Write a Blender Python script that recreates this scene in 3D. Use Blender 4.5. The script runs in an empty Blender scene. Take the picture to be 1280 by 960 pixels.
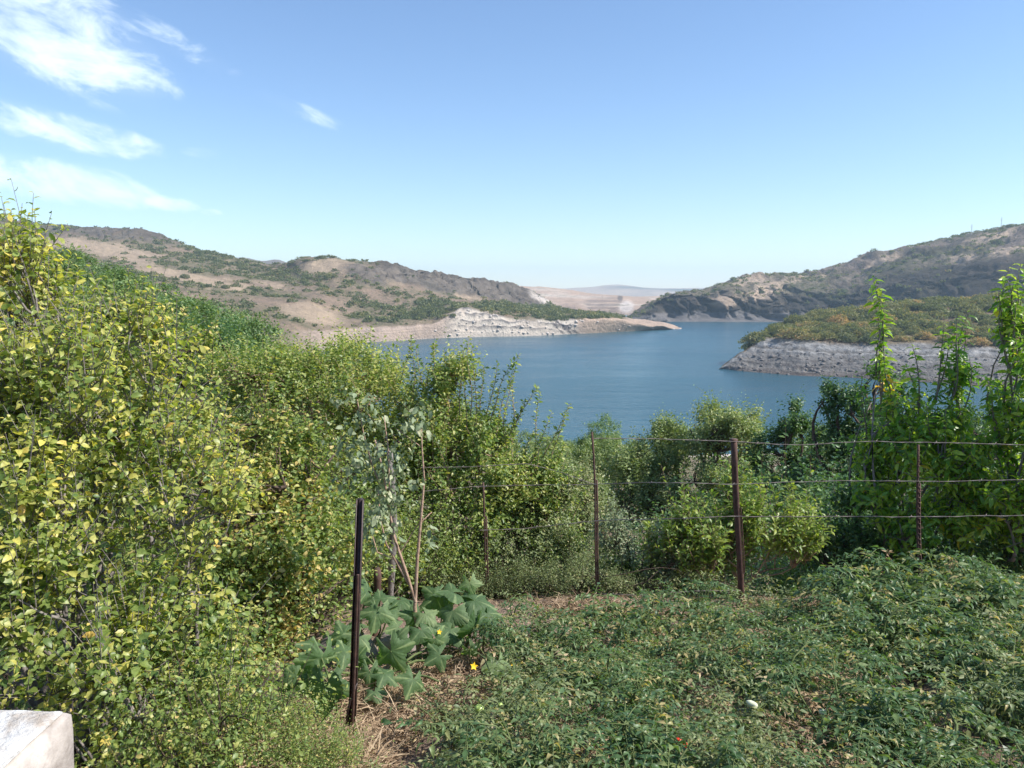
import bpy, math, random
import numpy as np
from mathutils import Vector
R = math.radians
rng = np.random.default_rng(11)
random.seed(11)
sc = bpy.context.scene
C = sc.collection

# ------------------------------------------------------------------ camera, sky, sun, exposure
FPX, HORIZON, EYE = 985.0, 362.0, 50.0
TH = math.atan((480 - HORIZON) / FPX)
cd = bpy.data.cameras.new('camera'); cam = bpy.data.objects.new('camera', cd); C.objects.link(cam)
cd.sensor_width = 36; cd.lens = 36 * FPX / 1280; cd.clip_start = 0.05; cd.clip_end = 40000
cam.location = (0, 0, EYE); cam.rotation_euler = (math.pi / 2 - TH, 0, 0)
sc.camera = cam
sc.view_settings.view_transform = 'Standard'; sc.view_settings.look = 'None'
sc.view_settings.exposure = 0.70; sc.view_settings.gamma = 1
sc.view_settings.use_curve_mapping = False
SUN_AZ, SUN_EL = R(102), R(46)          # azimuth measured from +Y (view direction) towards +X
SD = Vector((math.sin(SUN_AZ) * math.cos(SUN_EL), math.cos(SUN_AZ) * math.cos(SUN_EL), math.sin(SUN_EL)))
sl = bpy.data.lights.new('sun', 'SUN'); sun = bpy.data.objects.new('sun', sl); C.objects.link(sun)
sl.energy = 4.6; sl.angle = R(0.55); sl.color = (1.0, 0.95, 0.87)
sun.rotation_euler = SD.to_track_quat('Z', 'Y').to_euler()
sc.cycles.use_denoising = True
sc.cycles.max_bounces = 7; sc.cycles.volume_bounces = 1; sc.cycles.transmission_bounces = 5
sc.cycles.volume_step_rate = 8


class NT:
    def __init__(s, tree): s.t = tree; s.n = tree.nodes; s.l = tree.links
    def add(s, typ, **kw):
        n = s.n.new(typ)
        for k, v in kw.items(): setattr(n, k, v)
        return n
    def put(s, sock, v):
        if isinstance(v, bpy.types.NodeSocket): s.l.new(v, sock)
        elif v is not None: sock.default_value = v
    def math(s, op, a, b=None, c=None, clamp=False):
        n = s.add('ShaderNodeMath', operation=op, use_clamp=clamp)
        s.put(n.inputs[0], a)
        if b is not None: s.put(n.inputs[1], b)
        if c is not None: s.put(n.inputs[2], c)
        return n.outputs[0]
    def noise(s, vec, scale, detail=4, rough=.55, dist=0.0):
        n = s.add('ShaderNodeTexNoise'); s.put(n.inputs['Vector'], vec)
        n.inputs['Scale'].default_value = scale; n.inputs['Detail'].default_value = detail
        n.inputs['Roughness'].default_value = rough; n.inputs['Distortion'].default_value = dist
        return n.outputs['Fac']
    def mix(s, f, a, b, mode='MIX'):
        n = s.add('ShaderNodeMix', data_type='RGBA', blend_type=mode)
        s.put(n.inputs[0], f); s.put(n.inputs[6], a); s.put(n.inputs[7], b)
        return n.outputs[2]
    def ramp(s, f, stops):
        n = s.add('ShaderNodeValToRGB'); e = n.color_ramp.elements
        while len(e) < len(stops): e.new(0.5)
        for i, (p, c) in enumerate(stops):
            e[i].position = p; e[i].color = (*c, 1)
        s.put(n.inputs[0], f); return n.outputs[0]
    def smooth(s, x, a, b):
        n = s.add('ShaderNodeMapRange', interpolation_type='SMOOTHSTEP')
        s.put(n.inputs[0], x); n.inputs[1].default_value = a; n.inputs[2].default_value = b
        return n.outputs[0]


w = bpy.data.worlds.new('World'); sc.world = w; w.use_nodes = True
N = NT(w.node_tree); N.n.clear()
sky = N.add('ShaderNodeTexSky', sky_type='NISHITA', sun_disc=False, sun_elevation=SUN_EL, sun_rotation=SUN_AZ)
sky.altitude = 900; sky.air_density = 1.15; sky.dust_density = 0.05; sky.ozone_density = 2.5
tc = N.add('ShaderNodeTexCoord')
sep = N.add('ShaderNodeSeparateXYZ'); N.put(sep.inputs[0], tc.outputs['Generated'])
az = N.math('ARCTAN2', sep.outputs[0], sep.outputs[1])           # radians to the right of +Y
el = N.math('ARCSINE', sep.outputs[2])
# thin streaky clouds: noise stretched along the horizon, gathered in a few banks (azimuth, elevation, half sizes in degrees, tilt, density)
cv = N.add('ShaderNodeCombineXYZ')
N.put(cv.inputs[0], N.math('MULTIPLY_ADD', el, 0.35, az)); N.put(cv.inputs[1], N.math('MULTIPLY_ADD', az, 0.30, N.math('MULTIPLY', el, 1.9)))
wisp = N.noise(cv.outputs[0], 11.0, 10, .62, .7)
fine = N.noise(cv.outputs[0], 26, 6, .6, .2)
wisp = N.math('MULTIPLY_ADD', fine, .28, N.math('MULTIPLY', wisp, .72))
total = None
BANKS = [(-30.5, 16.0, 8.0, 3.6, -.32, .95), (-26.5, 13.3, 4.6, 1.3, -.12, 1.0), (-29.5, 9.8, 6.0, 1.1, -.16, 1.0), (-30.0, 6.7, 6.5, 1.3, -.12, 1.05),
         (-23.2, 5.6, 1.9, .55, -.12, .95), (-21.0, 8.9, 1.3, .4, 0, .5), (-23.0, 15.6, 4.6, 1.0, -.38, .38), (-14.8, 12.0, 3.4, .6, -.33, .27),
         (-20.5, 5.1, .8, .25, 0, .4), (-47, 12, 14, 6, -.2, .9), (-80, 16, 14, 5, -.1, .7), (-130, 20, 24, 6, .1, .7), (150, 22, 26, 6, -.1, .6)]
for a0, e0, ra, re, tl, dn in BANKS:
    da = N.math('SUBTRACT', az, R(a0)); de = N.math('SUBTRACT', el, R(e0))
    dy = N.math('SUBTRACT', de, N.math('MULTIPLY', da, tl))
    u = N.math('POWER', N.math('DIVIDE', da, R(ra)), 2.0); u.node.operation = 'MULTIPLY'
    q = N.math('DIVIDE', da, R(ra)); u = N.math('MULTIPLY', q, q)
    q = N.math('DIVIDE', dy, R(re)); v_ = N.math('MULTIPLY', q, q)
    g = N.math('MULTIPLY', N.smooth(N.math('ADD', u, v_), 1.6, 0.0), dn)
    total = g if total is None else N.math('MAXIMUM', total, g)
cl = N.math('MULTIPLY', N.smooth(N.math('ADD', N.math('MULTIPLY', total, .52), N.math('MULTIPLY_ADD', N.math('SUBTRACT', wisp, .5), 2.7, .5)), .55, 1.35), .92)
cl = N.math('MULTIPLY', cl, N.smooth(total, 0.02, .30))
veil = N.math('MULTIPLY', N.smooth(total, 0.05, 1.0), .10)
cl = N.math('MAXIMUM', cl, veil)
skc = N.mix(1.0, sky.outputs[0], (0.91, 0.98, 1.08, 1), 'MULTIPLY')
colr = N.mix(cl, skc, (6.6, 7.6, 8.2, 1))
bg = N.add('ShaderNodeBackground'); N.put(bg.inputs[0], colr); bg.inputs[1].default_value = 0.108
wo = N.add('ShaderNodeOutputWorld'); N.l.new(bg.outputs[0], wo.inputs[0])

# ------------------------------------------------------------------ helpers


def P(px, py, Y):
    """world point seen at photo pixel (px, py) at forward distance Y"""
    u = (np.asarray(px, float) - 640) / FPX; v = (480 - np.asarray(py, float)) / FPX
    dy = math.cos(TH) + v * math.sin(TH); dz = -math.sin(TH) + v * math.cos(TH)
    Y = np.asarray(Y, float)
    return np.stack(np.broadcast_arrays(u / dy * Y, Y, EYE + dz / dy * Y), -1)


def Yz(py, z):
    v = (480 - np.asarray(py, float)) / FPX
    return (z - EYE) * (math.cos(TH) + v * math.sin(TH)) / (-math.sin(TH) + v * math.cos(TH))


def tag(o, label=None, cat=None, group=None, kind=None):
    if label: o['label'] = label
    if cat: o['category'] = cat
    if group: o['group'] = group
    if kind: o['kind'] = kind
    return o


def empty(name, loc, label=None, cat=None, group=None):
    o = bpy.data.objects.new(name, None); C.objects.link(o); o.location = tuple(float(a) for a in loc)
    o.empty_display_size = .1
    return tag(o, label, cat, group)


def mesh(name, V, faces=None, loops=None, starts=None, mat=None, attrs=None, cols=None, smooth=False):
    me = bpy.data.meshes.new(name)
    V = np.asarray(V, np.float32)
    if faces is not None:
        f = np.asarray(faces, np.int32); loops = f.ravel(); starts = np.arange(len(f)) * f.shape[1]
    me.vertices.add(len(V)); me.vertices.foreach_set('co', V.ravel())
    me.loops.add(len(loops)); me.loops.foreach_set('vertex_index', np.asarray(loops, np.int32))
    me.polygons.add(len(starts)); me.polygons.foreach_set('loop_start', np.asarray(starts, np.int32))
    if smooth: me.polygons.foreach_set('use_smooth', np.ones(len(starts), bool))
    me.update(calc_edges=True)
    for k, a in (attrs or {}).items():
        at = me.attributes.new(k, 'FLOAT', 'POINT'); at.data.foreach_set('value', np.asarray(a, np.float32))
    for k, a in (cols or {}).items():
        at = me.attributes.new(k, 'FLOAT_COLOR', 'POINT')
        a4 = np.ones((len(V), 4), np.float32); a4[:, :3] = a; at.data.foreach_set('color', a4.ravel())
    if mat: me.materials.append(mat)
    return me


def obj(name, me, parent=None, loc=None):
    o = bpy.data.objects.new(name, me); C.objects.link(o)
    if parent: o.parent = parent
    if loc is not None: o.location = tuple(float(a) for a in loc)
    return o


def norm(a): return a / np.maximum(np.linalg.norm(a, axis=-1, keepdims=True), 1e-9)


def hsh(i, j, k, s):
    h = (i * 374761393 + j * 668265263 + k * 2147483647 + s * 974634777) & 0xffffffff
    h = ((h ^ (h >> 13)) * 1274126177) & 0xffffffff
    h = ((h ^ (h >> 16)) * 2246822519) & 0xffffffff
    return ((h ^ (h >> 15)) & 0xffffff) / float(0xffffff) * 2 - 1


def vnoise(p, s=0):
    p = np.asarray(p, float); i = np.floor(p).astype(np.int64); f = p - i; f = f * f * f * (f * (f * 6 - 15) + 10)
    out = 0
    for a in (0, 1):
        for b in (0, 1):
            for c in (0, 1):
                wgt = (f[..., 0] if a else 1 - f[..., 0]) * (f[..., 1] if b else 1 - f[..., 1]) * (f[..., 2] if c else 1 - f[..., 2])
                out = out + wgt * hsh(i[..., 0] + a, i[..., 1] + b, i[..., 2] + c, s)
    return out


def fbm(p, oct=4, s=0, ridged=False, gain=.5):
    t = 0; a = 1; n = 0; p = np.asarray(p, float)
    for o in range(oct):
        v = vnoise(p, s + o)
        if ridged: v = 1 - 2 * np.abs(v)
        t = t + a * v; n += a; a *= gain; p = p * 2.03 + 17.3
    return t / n


def ss(x, a, b):
    t = np.clip((x - a) / (b - a), 0, 1); return t * t * (3 - 2 * t)


class Tubes:
    """collects round bars along paths into one mesh"""
    def __init__(s): s.V = []; s.F = []; s.n = 0; s.T = []
    def add(s, pts, rad, sides=5, tint=.5):
        pts = np.asarray(pts, float); m = len(pts)
        rad = np.broadcast_to(np.asarray(rad, float), (m,)) if np.ndim(rad) < 1 or len(np.atleast_1d(rad)) == m else np.linspace(rad[0], rad[1], m)
        t = norm(np.gradient(pts, axis=0))
        ref = np.array([0.31, .87, .38]) if abs(t[0][2]) > .7 else np.array([.1, .2, .97])
        a = norm(np.cross(t, ref)); b = np.cross(t, a)
        an = np.arange(sides) / sides * 2 * math.pi
        ring = pts[:, None] + rad[:, None, None] * (np.cos(an)[None, :, None] * a[:, None] + np.sin(an)[None, :, None] * b[:, None])
        s.V.append(ring.reshape(-1, 3)); s.T.append(np.full(m * sides, tint))
        i = np.arange(m - 1)[:, None] * sides; k = np.arange(sides)[None]; k2 = (k + 1) % sides
        f = np.stack([i + k, i + k2, i + sides + k2, i + sides + k], -1).reshape(-1, 4) + s.n
        s.F.append(f); s.n += m * sides
        # end cap as quads fanned on the tip ring (triangles written as degenerate-free quads for 4+ sides)
        if sides == 4: s.F.append(np.array([[s.n - 4, s.n - 3, s.n - 2, s.n - 1]]))
        if sides == 6: s.F.append(np.array([[s.n - 6, s.n - 5, s.n - 4, s.n - 3], [s.n - 6, s.n - 3, s.n - 2, s.n - 1]]))
        if sides == 8: s.F.append(np.array([[s.n - 8, s.n - 7, s.n - 6, s.n - 5], [s.n - 8, s.n - 5, s.n - 4, s.n - 3], [s.n - 8, s.n - 3, s.n - 2, s.n - 1]]))
    def mesh(s, name, mat):
        return mesh(name, np.concatenate(s.V), np.concatenate(s.F), mat=mat, attrs={'tint': np.concatenate(s.T)}, smooth=True)


def curve(a, b, n=6, wob=.06, sag=0.0):
    a = np.asarray(a, float); b = np.asarray(b, float); t = np.linspace(0, 1, n)[:, None]
    L = np.linalg.norm(b - a)
    p = a + (b - a) * t
    w1 = rng.normal(size=3) * wob * L; w2 = rng.normal(size=3) * wob * L * .5
    p = p + np.sin(t * math.pi) * w1 + np.sin(t * 2 * math.pi) * w2
    p[:, 2] += -sag * L * np.sin(t[:, 0] * math.pi)
    return p


# ------------------------------------------------------------------ materials
def mat_new(name):
    m = bpy.data.materials.new(name); m.use_nodes = True; t = NT(m.node_tree); t.n.clear()
    out = t.add('ShaderNodeOutputMaterial'); return m, t, out


def leaf_mat(name, stops, rough=.42, spec=.5, trans=.35, tcol=(1.5, 1.55, .6), var=.35, gain=2.0):
    stops = [(p_, tuple(min(.8, c_ * gain) for c_ in cc)) for p_, cc in stops]
    m, t, out = mat_new(name)
    at = t.add('ShaderNodeAttribute', attribute_name='tint')
    col = t.ramp(at.outputs['Fac'], stops)
    g = t.add('ShaderNodeNewGeometry')
    fr = t.noise(g.outputs['Position'], 60, 2)
    col = t.mix(1.0, col, t.ramp(fr, [(.2, (1 - var, 1 - var, 1 - var)), (.8, (1 + var, 1 + var, 1 + var))]), 'MULTIPLY')
    p = t.add('ShaderNodeBsdfPrincipled'); t.put(p.inputs['Base Color'], col)
    p.inputs['Roughness'].default_value = rough; p.inputs['Specular IOR Level'].default_value = spec
    tr = t.add('ShaderNodeBsdfTranslucent'); t.put(tr.inputs[0], t.mix(1.0, col, (*tcol, 1), 'MULTIPLY'))
    mx = t.add('ShaderNodeMixShader'); mx.inputs[0].default_value = min(.46, trans * 1.22)
    t.l.new(p.outputs[0], mx.inputs[1]); t.l.new(tr.outputs[0], mx.inputs[2]); t.l.new(mx.outputs[0], out.inputs[0])
    return m


def rough_mat(name, c1, c2, scale, bump=.3, bscale=None, rough=.9, spec=.2, c3=None, detail=8, bdist=.02):
    m, t, out = mat_new(name)
    tcn = t.add('ShaderNodeTexCoord'); v = tcn.outputs['Object']
    f = t.noise(v, scale, detail, .6)
    col = t.ramp(f, [(.3, c1), (.7, c2)])
    if c3: col = t.mix(t.smooth(t.noise(v, scale * .37, 5, .6, .6), .52, .66), col, (*c3, 1))
    p = t.add('ShaderNodeBsdfPrincipled'); t.put(p.inputs['Base Color'], col)
    p.inputs['Roughness'].default_value = rough; p.inputs['Specular IOR Level'].default_value = spec
    b = t.add('ShaderNodeBump'); b.inputs['Strength'].default_value = bump; b.inputs['Distance'].default_value = bdist
    t.put(b.inputs['Height'], t.noise(v, bscale or scale * 2, 6, .65)); t.l.new(b.outputs[0], p.inputs['Normal'])
    t.l.new(p.outputs[0], out.inputs[0]); return m


def land_mat(name, sc1, bdist):
    """terrain: albedo comes from the vertex colour 'alb', broken up by procedural grain and relief"""
    m, t, out = mat_new(name)
    a = t.add('ShaderNodeAttribute', attribute_name='alb'); g = t.add('ShaderNodeNewGeometry'); v = g.outputs['Position']
    f1 = t.noise(v, sc1, 8, .65); f2 = t.noise(v, sc1 * 5, 6, .7)
    k = t.math('ADD', t.math('MULTIPLY', f1, 1.15), t.math('MULTIPLY', f2, .9))
    sp = t.add('ShaderNodeAttribute', attribute_name='spk'); nz = t.noise(v, sc1 * 3.2, 3, .6); nb_ = t.noise(v, sc1 * .35, 3, .5)
    th_ = t.math('MULTIPLY', t.smooth(t.math('ADD', nz, t.math('MULTIPLY', nb_, .5)), .78, .90), sp.outputs['Fac'])
    base = t.mix(t.math('MULTIPLY', th_, .6), a.outputs['Color'], (.075, .08, .042, 1))
    col = t.mix(1.0, base, t.ramp(t.math('MULTIPLY', k, .5), [(.3, (.55, .56, .58)), (.5, (1, 1, 1)), (.7, (1.35, 1.32, 1.27))]), 'MULTIPLY')
    p = t.add('ShaderNodeBsdfPrincipled'); t.put(p.inputs['Base Color'], col)
    p.inputs['Roughness'].default_value = .95; p.inputs['Specular IOR Level'].default_value = .1
    b = t.add('ShaderNodeBump'); b.inputs['Strength'].default_value = 1.0; b.inputs['Distance'].default_value = bdist
    t.put(b.inputs['Height'], k); t.l.new(b.outputs[0], p.inputs['Normal']); t.l.new(p.outputs[0], out.inputs[0]); return m


GREEN, YG, YEL, ORG, BRN = (.035, .075, .016), (.10, .16, .025), (.34, .30, .045), (.38, .17, .03), (.20, .115, .06)
M = {}
M['plum_leaf'] = leaf_mat('plum_leaf', [(0, (.055, .09, .025)), (.35, (.13, .165, .042)), (.7, (.26, .25, .075)), (.93, (.37, .33, .085)), (1, (.38, .22, .07))], trans=.36)
M['apple_leaf'] = leaf_mat('apple_leaf', [(0, (.048, .082, .024)), (.5, (.11, .148, .04)), (.8, (.21, .215, .065)), (1, (.33, .24, .10))], trans=.33)
M['apricot_leaf'] = leaf_mat('apricot_leaf', [(0, (.05, .085, .024)), (.55, (.115, .155, .042)), (1, (.26, .25, .09))], trans=.33)
M['cherry_leaf'] = leaf_mat('cherry_leaf', [(0, (.03, .075, .015)), (.5, (.075, .15, .02)), (.9, (.20, .26, .03)), (.96, (.24, .28, .04)), (1, (.50, .24, .03))], trans=.42, rough=.36)
M['peach_leaf'] = leaf_mat('peach_leaf', [(0, (.05, .09, .025)), (.6, (.10, .15, .035)), (1, (.20, .225, .055))], trans=.36, gain=1.9)
M['dusty_leaf'] = leaf_mat('dusty_leaf', [(0, (.065, .09, .035)), (.6, (.125, .15, .06)), (1, (.26, .23, .13))], rough=.5, trans=.25, tcol=(1.2, 1.25, .8))
M['grey_leaf'] = leaf_mat('grey_leaf', [(0, (.085, .115, .06)), (.6, (.165, .19, .11)), (1, (.29, .28, .18))], rough=.6, trans=.25, tcol=(1.1, 1.15, .8))
M['oak_leaf'] = leaf_mat('oak_leaf', [(0, (.045, .085, .035)), (.6, (.085, .13, .045)), (1, (.16, .18, .06))], rough=.5, trans=.25)
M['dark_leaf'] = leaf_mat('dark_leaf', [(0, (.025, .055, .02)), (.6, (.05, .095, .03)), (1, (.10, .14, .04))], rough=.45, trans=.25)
M['olive_leaf'] = leaf_mat('olive_leaf', [(0, (.07, .10, .04)), (.6, (.12, .155, .055)), (1, (.22, .22, .10))], rough=.5, trans=.25)
M['tomato_leaf'] = leaf_mat('tomato_leaf', [(0, (.036, .074, .03)), (.5, (.075, .128, .048)), (.85, (.14, .175, .065)), (1, (.30, .25, .11))], rough=.42, spec=.42, trans=.30, gain=1.5)
M['tomato_light'] = leaf_mat('tomato_light', [(0, (.07, .10, .045)), (.5, (.14, .175, .075)), (.85, (.22, .22, .10)), (1, (.34, .26, .15))], rough=.5, trans=.28, gain=1.45)
M['dry_leaf'] = leaf_mat('dry_leaf', [(0, (.20, .13, .08)), (.6, (.40, .29, .18)), (1, (.50, .38, .24))], rough=.8, spec=.15, trans=.25, tcol=(1.1, 1, .8), gain=1.0)
M['squash_leaf'] = leaf_mat('squash_leaf', [(0, (.05, .10, .04)), (.6, (.11, .17, .08)), (1, (.24, .30, .15))], rough=.6, spec=.3, trans=.38, tcol=(1.5, 1.8, .3), var=.25, gain=1.25)
M['scrub_leaf'] = leaf_mat('scrub_leaf', [(0, (.055, .068, .035)), (.4, (.098, .108, .052)), (.75, (.165, .148, .066)), (1, (.26, .155, .075))], rough=.6, spec=.2, trans=.25, gain=1.75)
M['stem_green'] = rough_mat('stem_green', (.08, .12, .04), (.16, .19, .08), 20)
M['bark'] = rough_mat('bark', (.05, .035, .028), (.15, .11, .085), 14, .6)
M['bark_pink'] = rough_mat('bark_pink', (.30, .19, .13), (.50, .35, .26), 16, .4, c3=(.14, .10, .08))
M['bark_grey'] = rough_mat('bark_grey', (.13, .11, .10), (.28, .25, .23), 16, .5)
M['rust'] = rough_mat('rust', (.05, .028, .023), (.13, .072, .054), 26, .5, 120, .75, .3, c3=(.10, .065, .055), bdist=.003)
M['rust_dark'] = rough_mat('rust_dark', (.028, .018, .017), (.062, .038, .032), 30, .4, 140, .5, .4, c3=(.11, .055, .035), bdist=.002)
M['wire'] = rough_mat('wire', (.22, .17, .14), (.36, .31, .28), 40, .2, rough=.55, spec=.5)
M['wood_grey'] = rough_mat('wood_grey', (.14, .12, .11), (.27, .24, .22), 22, .6)
M['straw'] = leaf_mat('straw', [(0, (.22, .14, .09)), (.6, (.42, .31, .20)), (1, (.54, .42, .28))], rough=.85, spec=.15, trans=.12, tcol=(1.1, 1, .8), gain=.95)
M['boulder'] = rough_mat('boulder', (.12, .10, .09), (.32, .27, .24), 5, .7, 18, c3=(.20, .18, .16), bdist=.02)
M['plaster'] = rough_mat('plaster', (.48, .46, .43), (.76, .75, .72), 7, 1.0, 30, .9, .2, c3=(.42, .36, .30), bdist=.02)
M['cement'] = rough_mat('cement', (.26, .22, .19), (.62, .56, .50), 7, .7, 30, .95, .15, c3=(.28, .24, .21), bdist=.01)
M['green_fruit'] = rough_mat('green_fruit', (.30, .42, .10), (.42, .52, .16), 30, .05, rough=.3, spec=.5)
M['red_fruit'] = rough_mat('red_fruit', (.55, .035, .015), (.72, .07, .02), 20, .03, rough=.25, spec=.5)
M['pale_fruit'] = rough_mat('pale_fruit', (.55, .58, .38), (.70, .70, .52), 20, .05, rough=.4)
M['flower'] = rough_mat('flower', (.75, .45, .02), (.85, .58, .04), 40, .05, rough=.6)
M['galv'] = rough_mat('galv', (.35, .37, .4), (.5, .52, .55), 3, .05, rough=.5)
M['land_far'] = land_mat('land_far', .045, 5.0)
M['land_mid'] = land_mat('land_mid', .09, 2.2)
M['rock_mat'] = rough_mat('rock_mat', (.10, .088, .08), (.24, .215, .20), .8, .8, 2.0, bdist=.3)
M['pale_rock'] = rough_mat('pale_rock', (.36, .31, .27), (.60, .54, .48), .8, .8, 2.0, bdist=.3)

# ------------------------------------------------------------------ terrain (lofted between rows of points, z = 0 is the lake)
def pinterp(x, xs, ys):
    """smooth interpolation (Catmull style, limited)"""
    xs = np.asarray(xs, float); ys = np.asarray(ys, float)
    d = np.gradient(ys, xs)
    k = np.clip(np.searchsorted(xs, x) - 1, 0, len(xs) - 2)
    h = xs[k + 1] - xs[k]; t = np.clip((x - xs[k]) / h, 0, 1)
    sl_ = (ys[k + 1] - ys[k]) / h
    lim = lambda q: np.where(q * sl_ <= 0, 0, np.sign(q) * np.minimum(np.abs(q), 2.5 * np.abs(sl_)))
    m0 = lim(d[k]); m1 = lim(d[k + 1])
    return ((2 * t**3 - 3 * t**2 + 1) * ys[k] + (t**3 - 2 * t**2 + t) * h * m0 + (-2 * t**3 + 3 * t**2) * ys[k + 1] + (t**3 - t**2) * h * m1)


def loft(rows, px0, px1, ncol, sub):
    """rows: list of dict px->(py, Y) ; returns grid of world points and of pixel coordinates"""
    px = np.linspace(px0, px1, ncol); ctrl = []
    for r in rows:
        ks = sorted(r); py = pinterp(px, ks, [r[k][0] for k in ks]); Y = pinterp(px, ks, [r[k][1] for k in ks])
        ctrl.append(P(px, py, Y))
    ctrl = np.array(ctrl); n = len(rows); out = []
    for i in range(n - 1):
        p0 = ctrl[max(i - 1, 0)]; p1 = ctrl[i]; p2 = ctrl[i + 1]; p3 = ctrl[min(i + 2, n - 1)]
        m1 = (p2 - p0) * .5; m2 = (p3 - p1) * .5
        L = np.linalg.norm(p2 - p1, axis=1, keepdims=True)
        m1 = m1 * np.minimum(1, 1.2 * L / np.maximum(np.linalg.norm(m1, axis=1, keepdims=True), 1e-6))
        m2 = m2 * np.minimum(1, 1.2 * L / np.maximum(np.linalg.norm(m2, axis=1, keepdims=True), 1e-6))
        s = sub[i]
        for t in np.arange(s) / s:
            out.append((2 * t**3 - 3 * t**2 + 1) * p1 + (t**3 - 2 * t**2 + t) * m1 + (-2 * t**3 + 3 * t**2) * p2 + (t**3 - t**2) * m2)
    out.append(ctrl[-1]); G = np.array(out)
    rowid = np.concatenate([i + np.arange(sub[i]) / sub[i] for i in range(n - 1)] + [[n - 1]])
    return G, np.broadcast_to(px, G.shape[:2]), np.broadcast_to(rowid[:, None], G.shape[:2])


def topix(p):
    d = p - np.array([0, 0, EYE]); yc = d[..., 1] * math.cos(TH) - d[..., 2] * math.sin(TH); zc = d[..., 1] * math.sin(TH) + d[..., 2] * math.cos(TH)
    return 640 + FPX * d[..., 0] / yc, 480 - FPX * zc / yc


def ell(px, py, cx, cy, rx, ry, ang=0, soft=.35):
    a = R(ang); dx = px - cx; dy = py - cy
    u = (dx * math.cos(a) + dy * math.sin(a)) / rx; v = (-dx * math.sin(a) + dy * math.cos(a)) / ry
    return 1 - ss(np.sqrt(u * u + v * v), 1 - soft, 1 + soft)


def grid_mesh(name, G, mat, alb, spk=0.0):
    h, wd = G.shape[:2]
    i = np.arange(h - 1)[:, None] * wd + np.arange(wd - 1)[None]
    f = np.stack([i, i + 1, i + wd + 1, i + wd], -1).reshape(-1, 4)
    return mesh(name, G.reshape(-1, 3), f, mat=mat, cols={'alb': alb.reshape(-1, 3)}, attrs={'spk': np.broadcast_to(spk, (h, wd)).ravel()}, smooth=True)


def lerp(a, b, t): return a + (b - a) * t[..., None]


SOIL, SAND, ROCK, DROCK, PALE, SCRUBG = map(np.array, [(.225, .165, .12), (.44, .335, .235), (.17, .15, .15), (.082, .073, .064), (.50, .44, .37), (.13, .125, .07)])


def strata(z, p, f, amp):
    return amp * np.sin(z * f + 3 * fbm(p * .03, 3, 77))


HAZE_FAR = 7600
# --- left promontory, knoll and the long left ridge
y0 = lambda py: float(Yz(py, -1.5))
rows = []
shore = {430: 432, 480: 429, 545: 425, 600: 423, 650: 422, 700: 420, 760: 417, 800: 415, 830: 412.5, 852: 411}
r0 = {-160: (480, 300), 0: (476, 330), 160: (470, 370), 260: (464, 420), 345: (452, 500), 390: (441, 590)}
r0.update({k: (v, y0(v)) for k, v in shore.items()})
r1 = {-160: (440, 400), 0: (436, 430), 160: (432, 470), 260: (428, 520), 345: (418, 600), 390: (414, 680), 430: (411, 745), 480: (409, 775), 540: (407, 815), 560: (398, 830), 578: (389, 850),
      600: (393, 858), 625: (399, 860), 650: (403.5, 868), 700: (403, 890), 730: (401.5, 905), 760: (401, 925), 800: (402.5, 955), 830: (406.5, 985), 852: (410.6, 1012)}
r2 = {-160: (385, 560), 0: (380, 600), 100: (378, 620), 200: (384, 640), 260: (390, 660), 345: (385, 760), 390: (378, 830), 430: (384, 880), 480: (390, 900), 540: (389, 920), 578: (383, 930), 600: (384, 940),
      650: (390, 960), 700: (393, 985), 740: (395, 1005), 770: (397, 1020), 800: (401.5, 1030), 830: (406, 1035), 852: (410.3, 1045)}
r3 = {-160: (335, 850), 0: (332, 900), 100: (333, 920), 200: (342, 930), 260: (350, 950), 345: (356, 1000), 390: (354, 1010), 430: (352, 1010), 470: (354, 1040), 520: (362, 1090), 560: (370, 1130), 600: (375, 1170),
      650: (383, 1230), 690: (388, 1300), 740: (396, 1320), 770: (400, 1320), 800: (404, 1300), 830: (407, 1300), 852: (411, 1300)}
r35 = {-160: (300, 1200), 0: (303, 1250), 60: (304, 1260), 140: (309, 1260), 200: (318, 1240), 260: (330, 1200), 345: (343, 1150), 390: (334, 1080), 430: (334, 1080), 470: (340, 1110), 520: (352, 1160), 560: (361, 1200),
       600: (368, 1240), 650: (376, 1290), 690: (386, 1340), 740: (398, 1340), 852: (412, 1340)}
r4 = {-160: (262, 1500), 0: (273, 1520), 40: (281, 1520), 80: (286, 1520), 110: (289, 1520), 140: (288.5, 1500), 170: (290, 1480), 190: (296, 1450), 215: (304, 1420), 240: (312, 1400), 280: (320, 1350), 320: (328, 1300), 350: (332, 1240),
      372: (326, 1180), 400: (323.5, 1160), 430: (327, 1160), 470: (332, 1180), 500: (338, 1210), 530: (344, 1240), 560: (350, 1270), 600: (355, 1310), 650: (363, 1370), 675: (372, 1400), 693: (386, 1420), 740: (399, 1420), 852: (413, 1420)}
r5 = {k: (v[0] + 34 + 12 * (k > 680), v[1] * 1.3) for k, v in r4.items()}
G, GX, GR = loft([r0, r1, r2, r3, r35, r4, r5], -160, 852, 620, [16, 22, 34, 18, 26, 10])
G0 = G.copy(); PXg, PYg = topix(G0)
amp = np.clip(G0[..., 1] / 1000, .4, 1.6) * ss(GR, 0, .9)
edge = 1 - ss(np.abs(GR - 5), 0, .35) * 0
cliff = ss(PXg, 440, 490) * (1 - ss(PXg, 670, 700)) * ss(GR, 2.95, 3.3) * (1 - ss(GR, 4.9, 5.05))
cliff = np.maximum(cliff, ell(PXg, PYg, 150, 294, 95, 9, 5) * .8)
cliff = np.maximum(cliff, ell(PXg, PYg, 455, 347, 30, 9, 25) * .7)
white = ss(PXg, 545, 580) * (1 - ss(PXg, 712, 726)) * (1 - ss(GR, .95, 1.25)) * ss(GR, -.2, .05)
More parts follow.
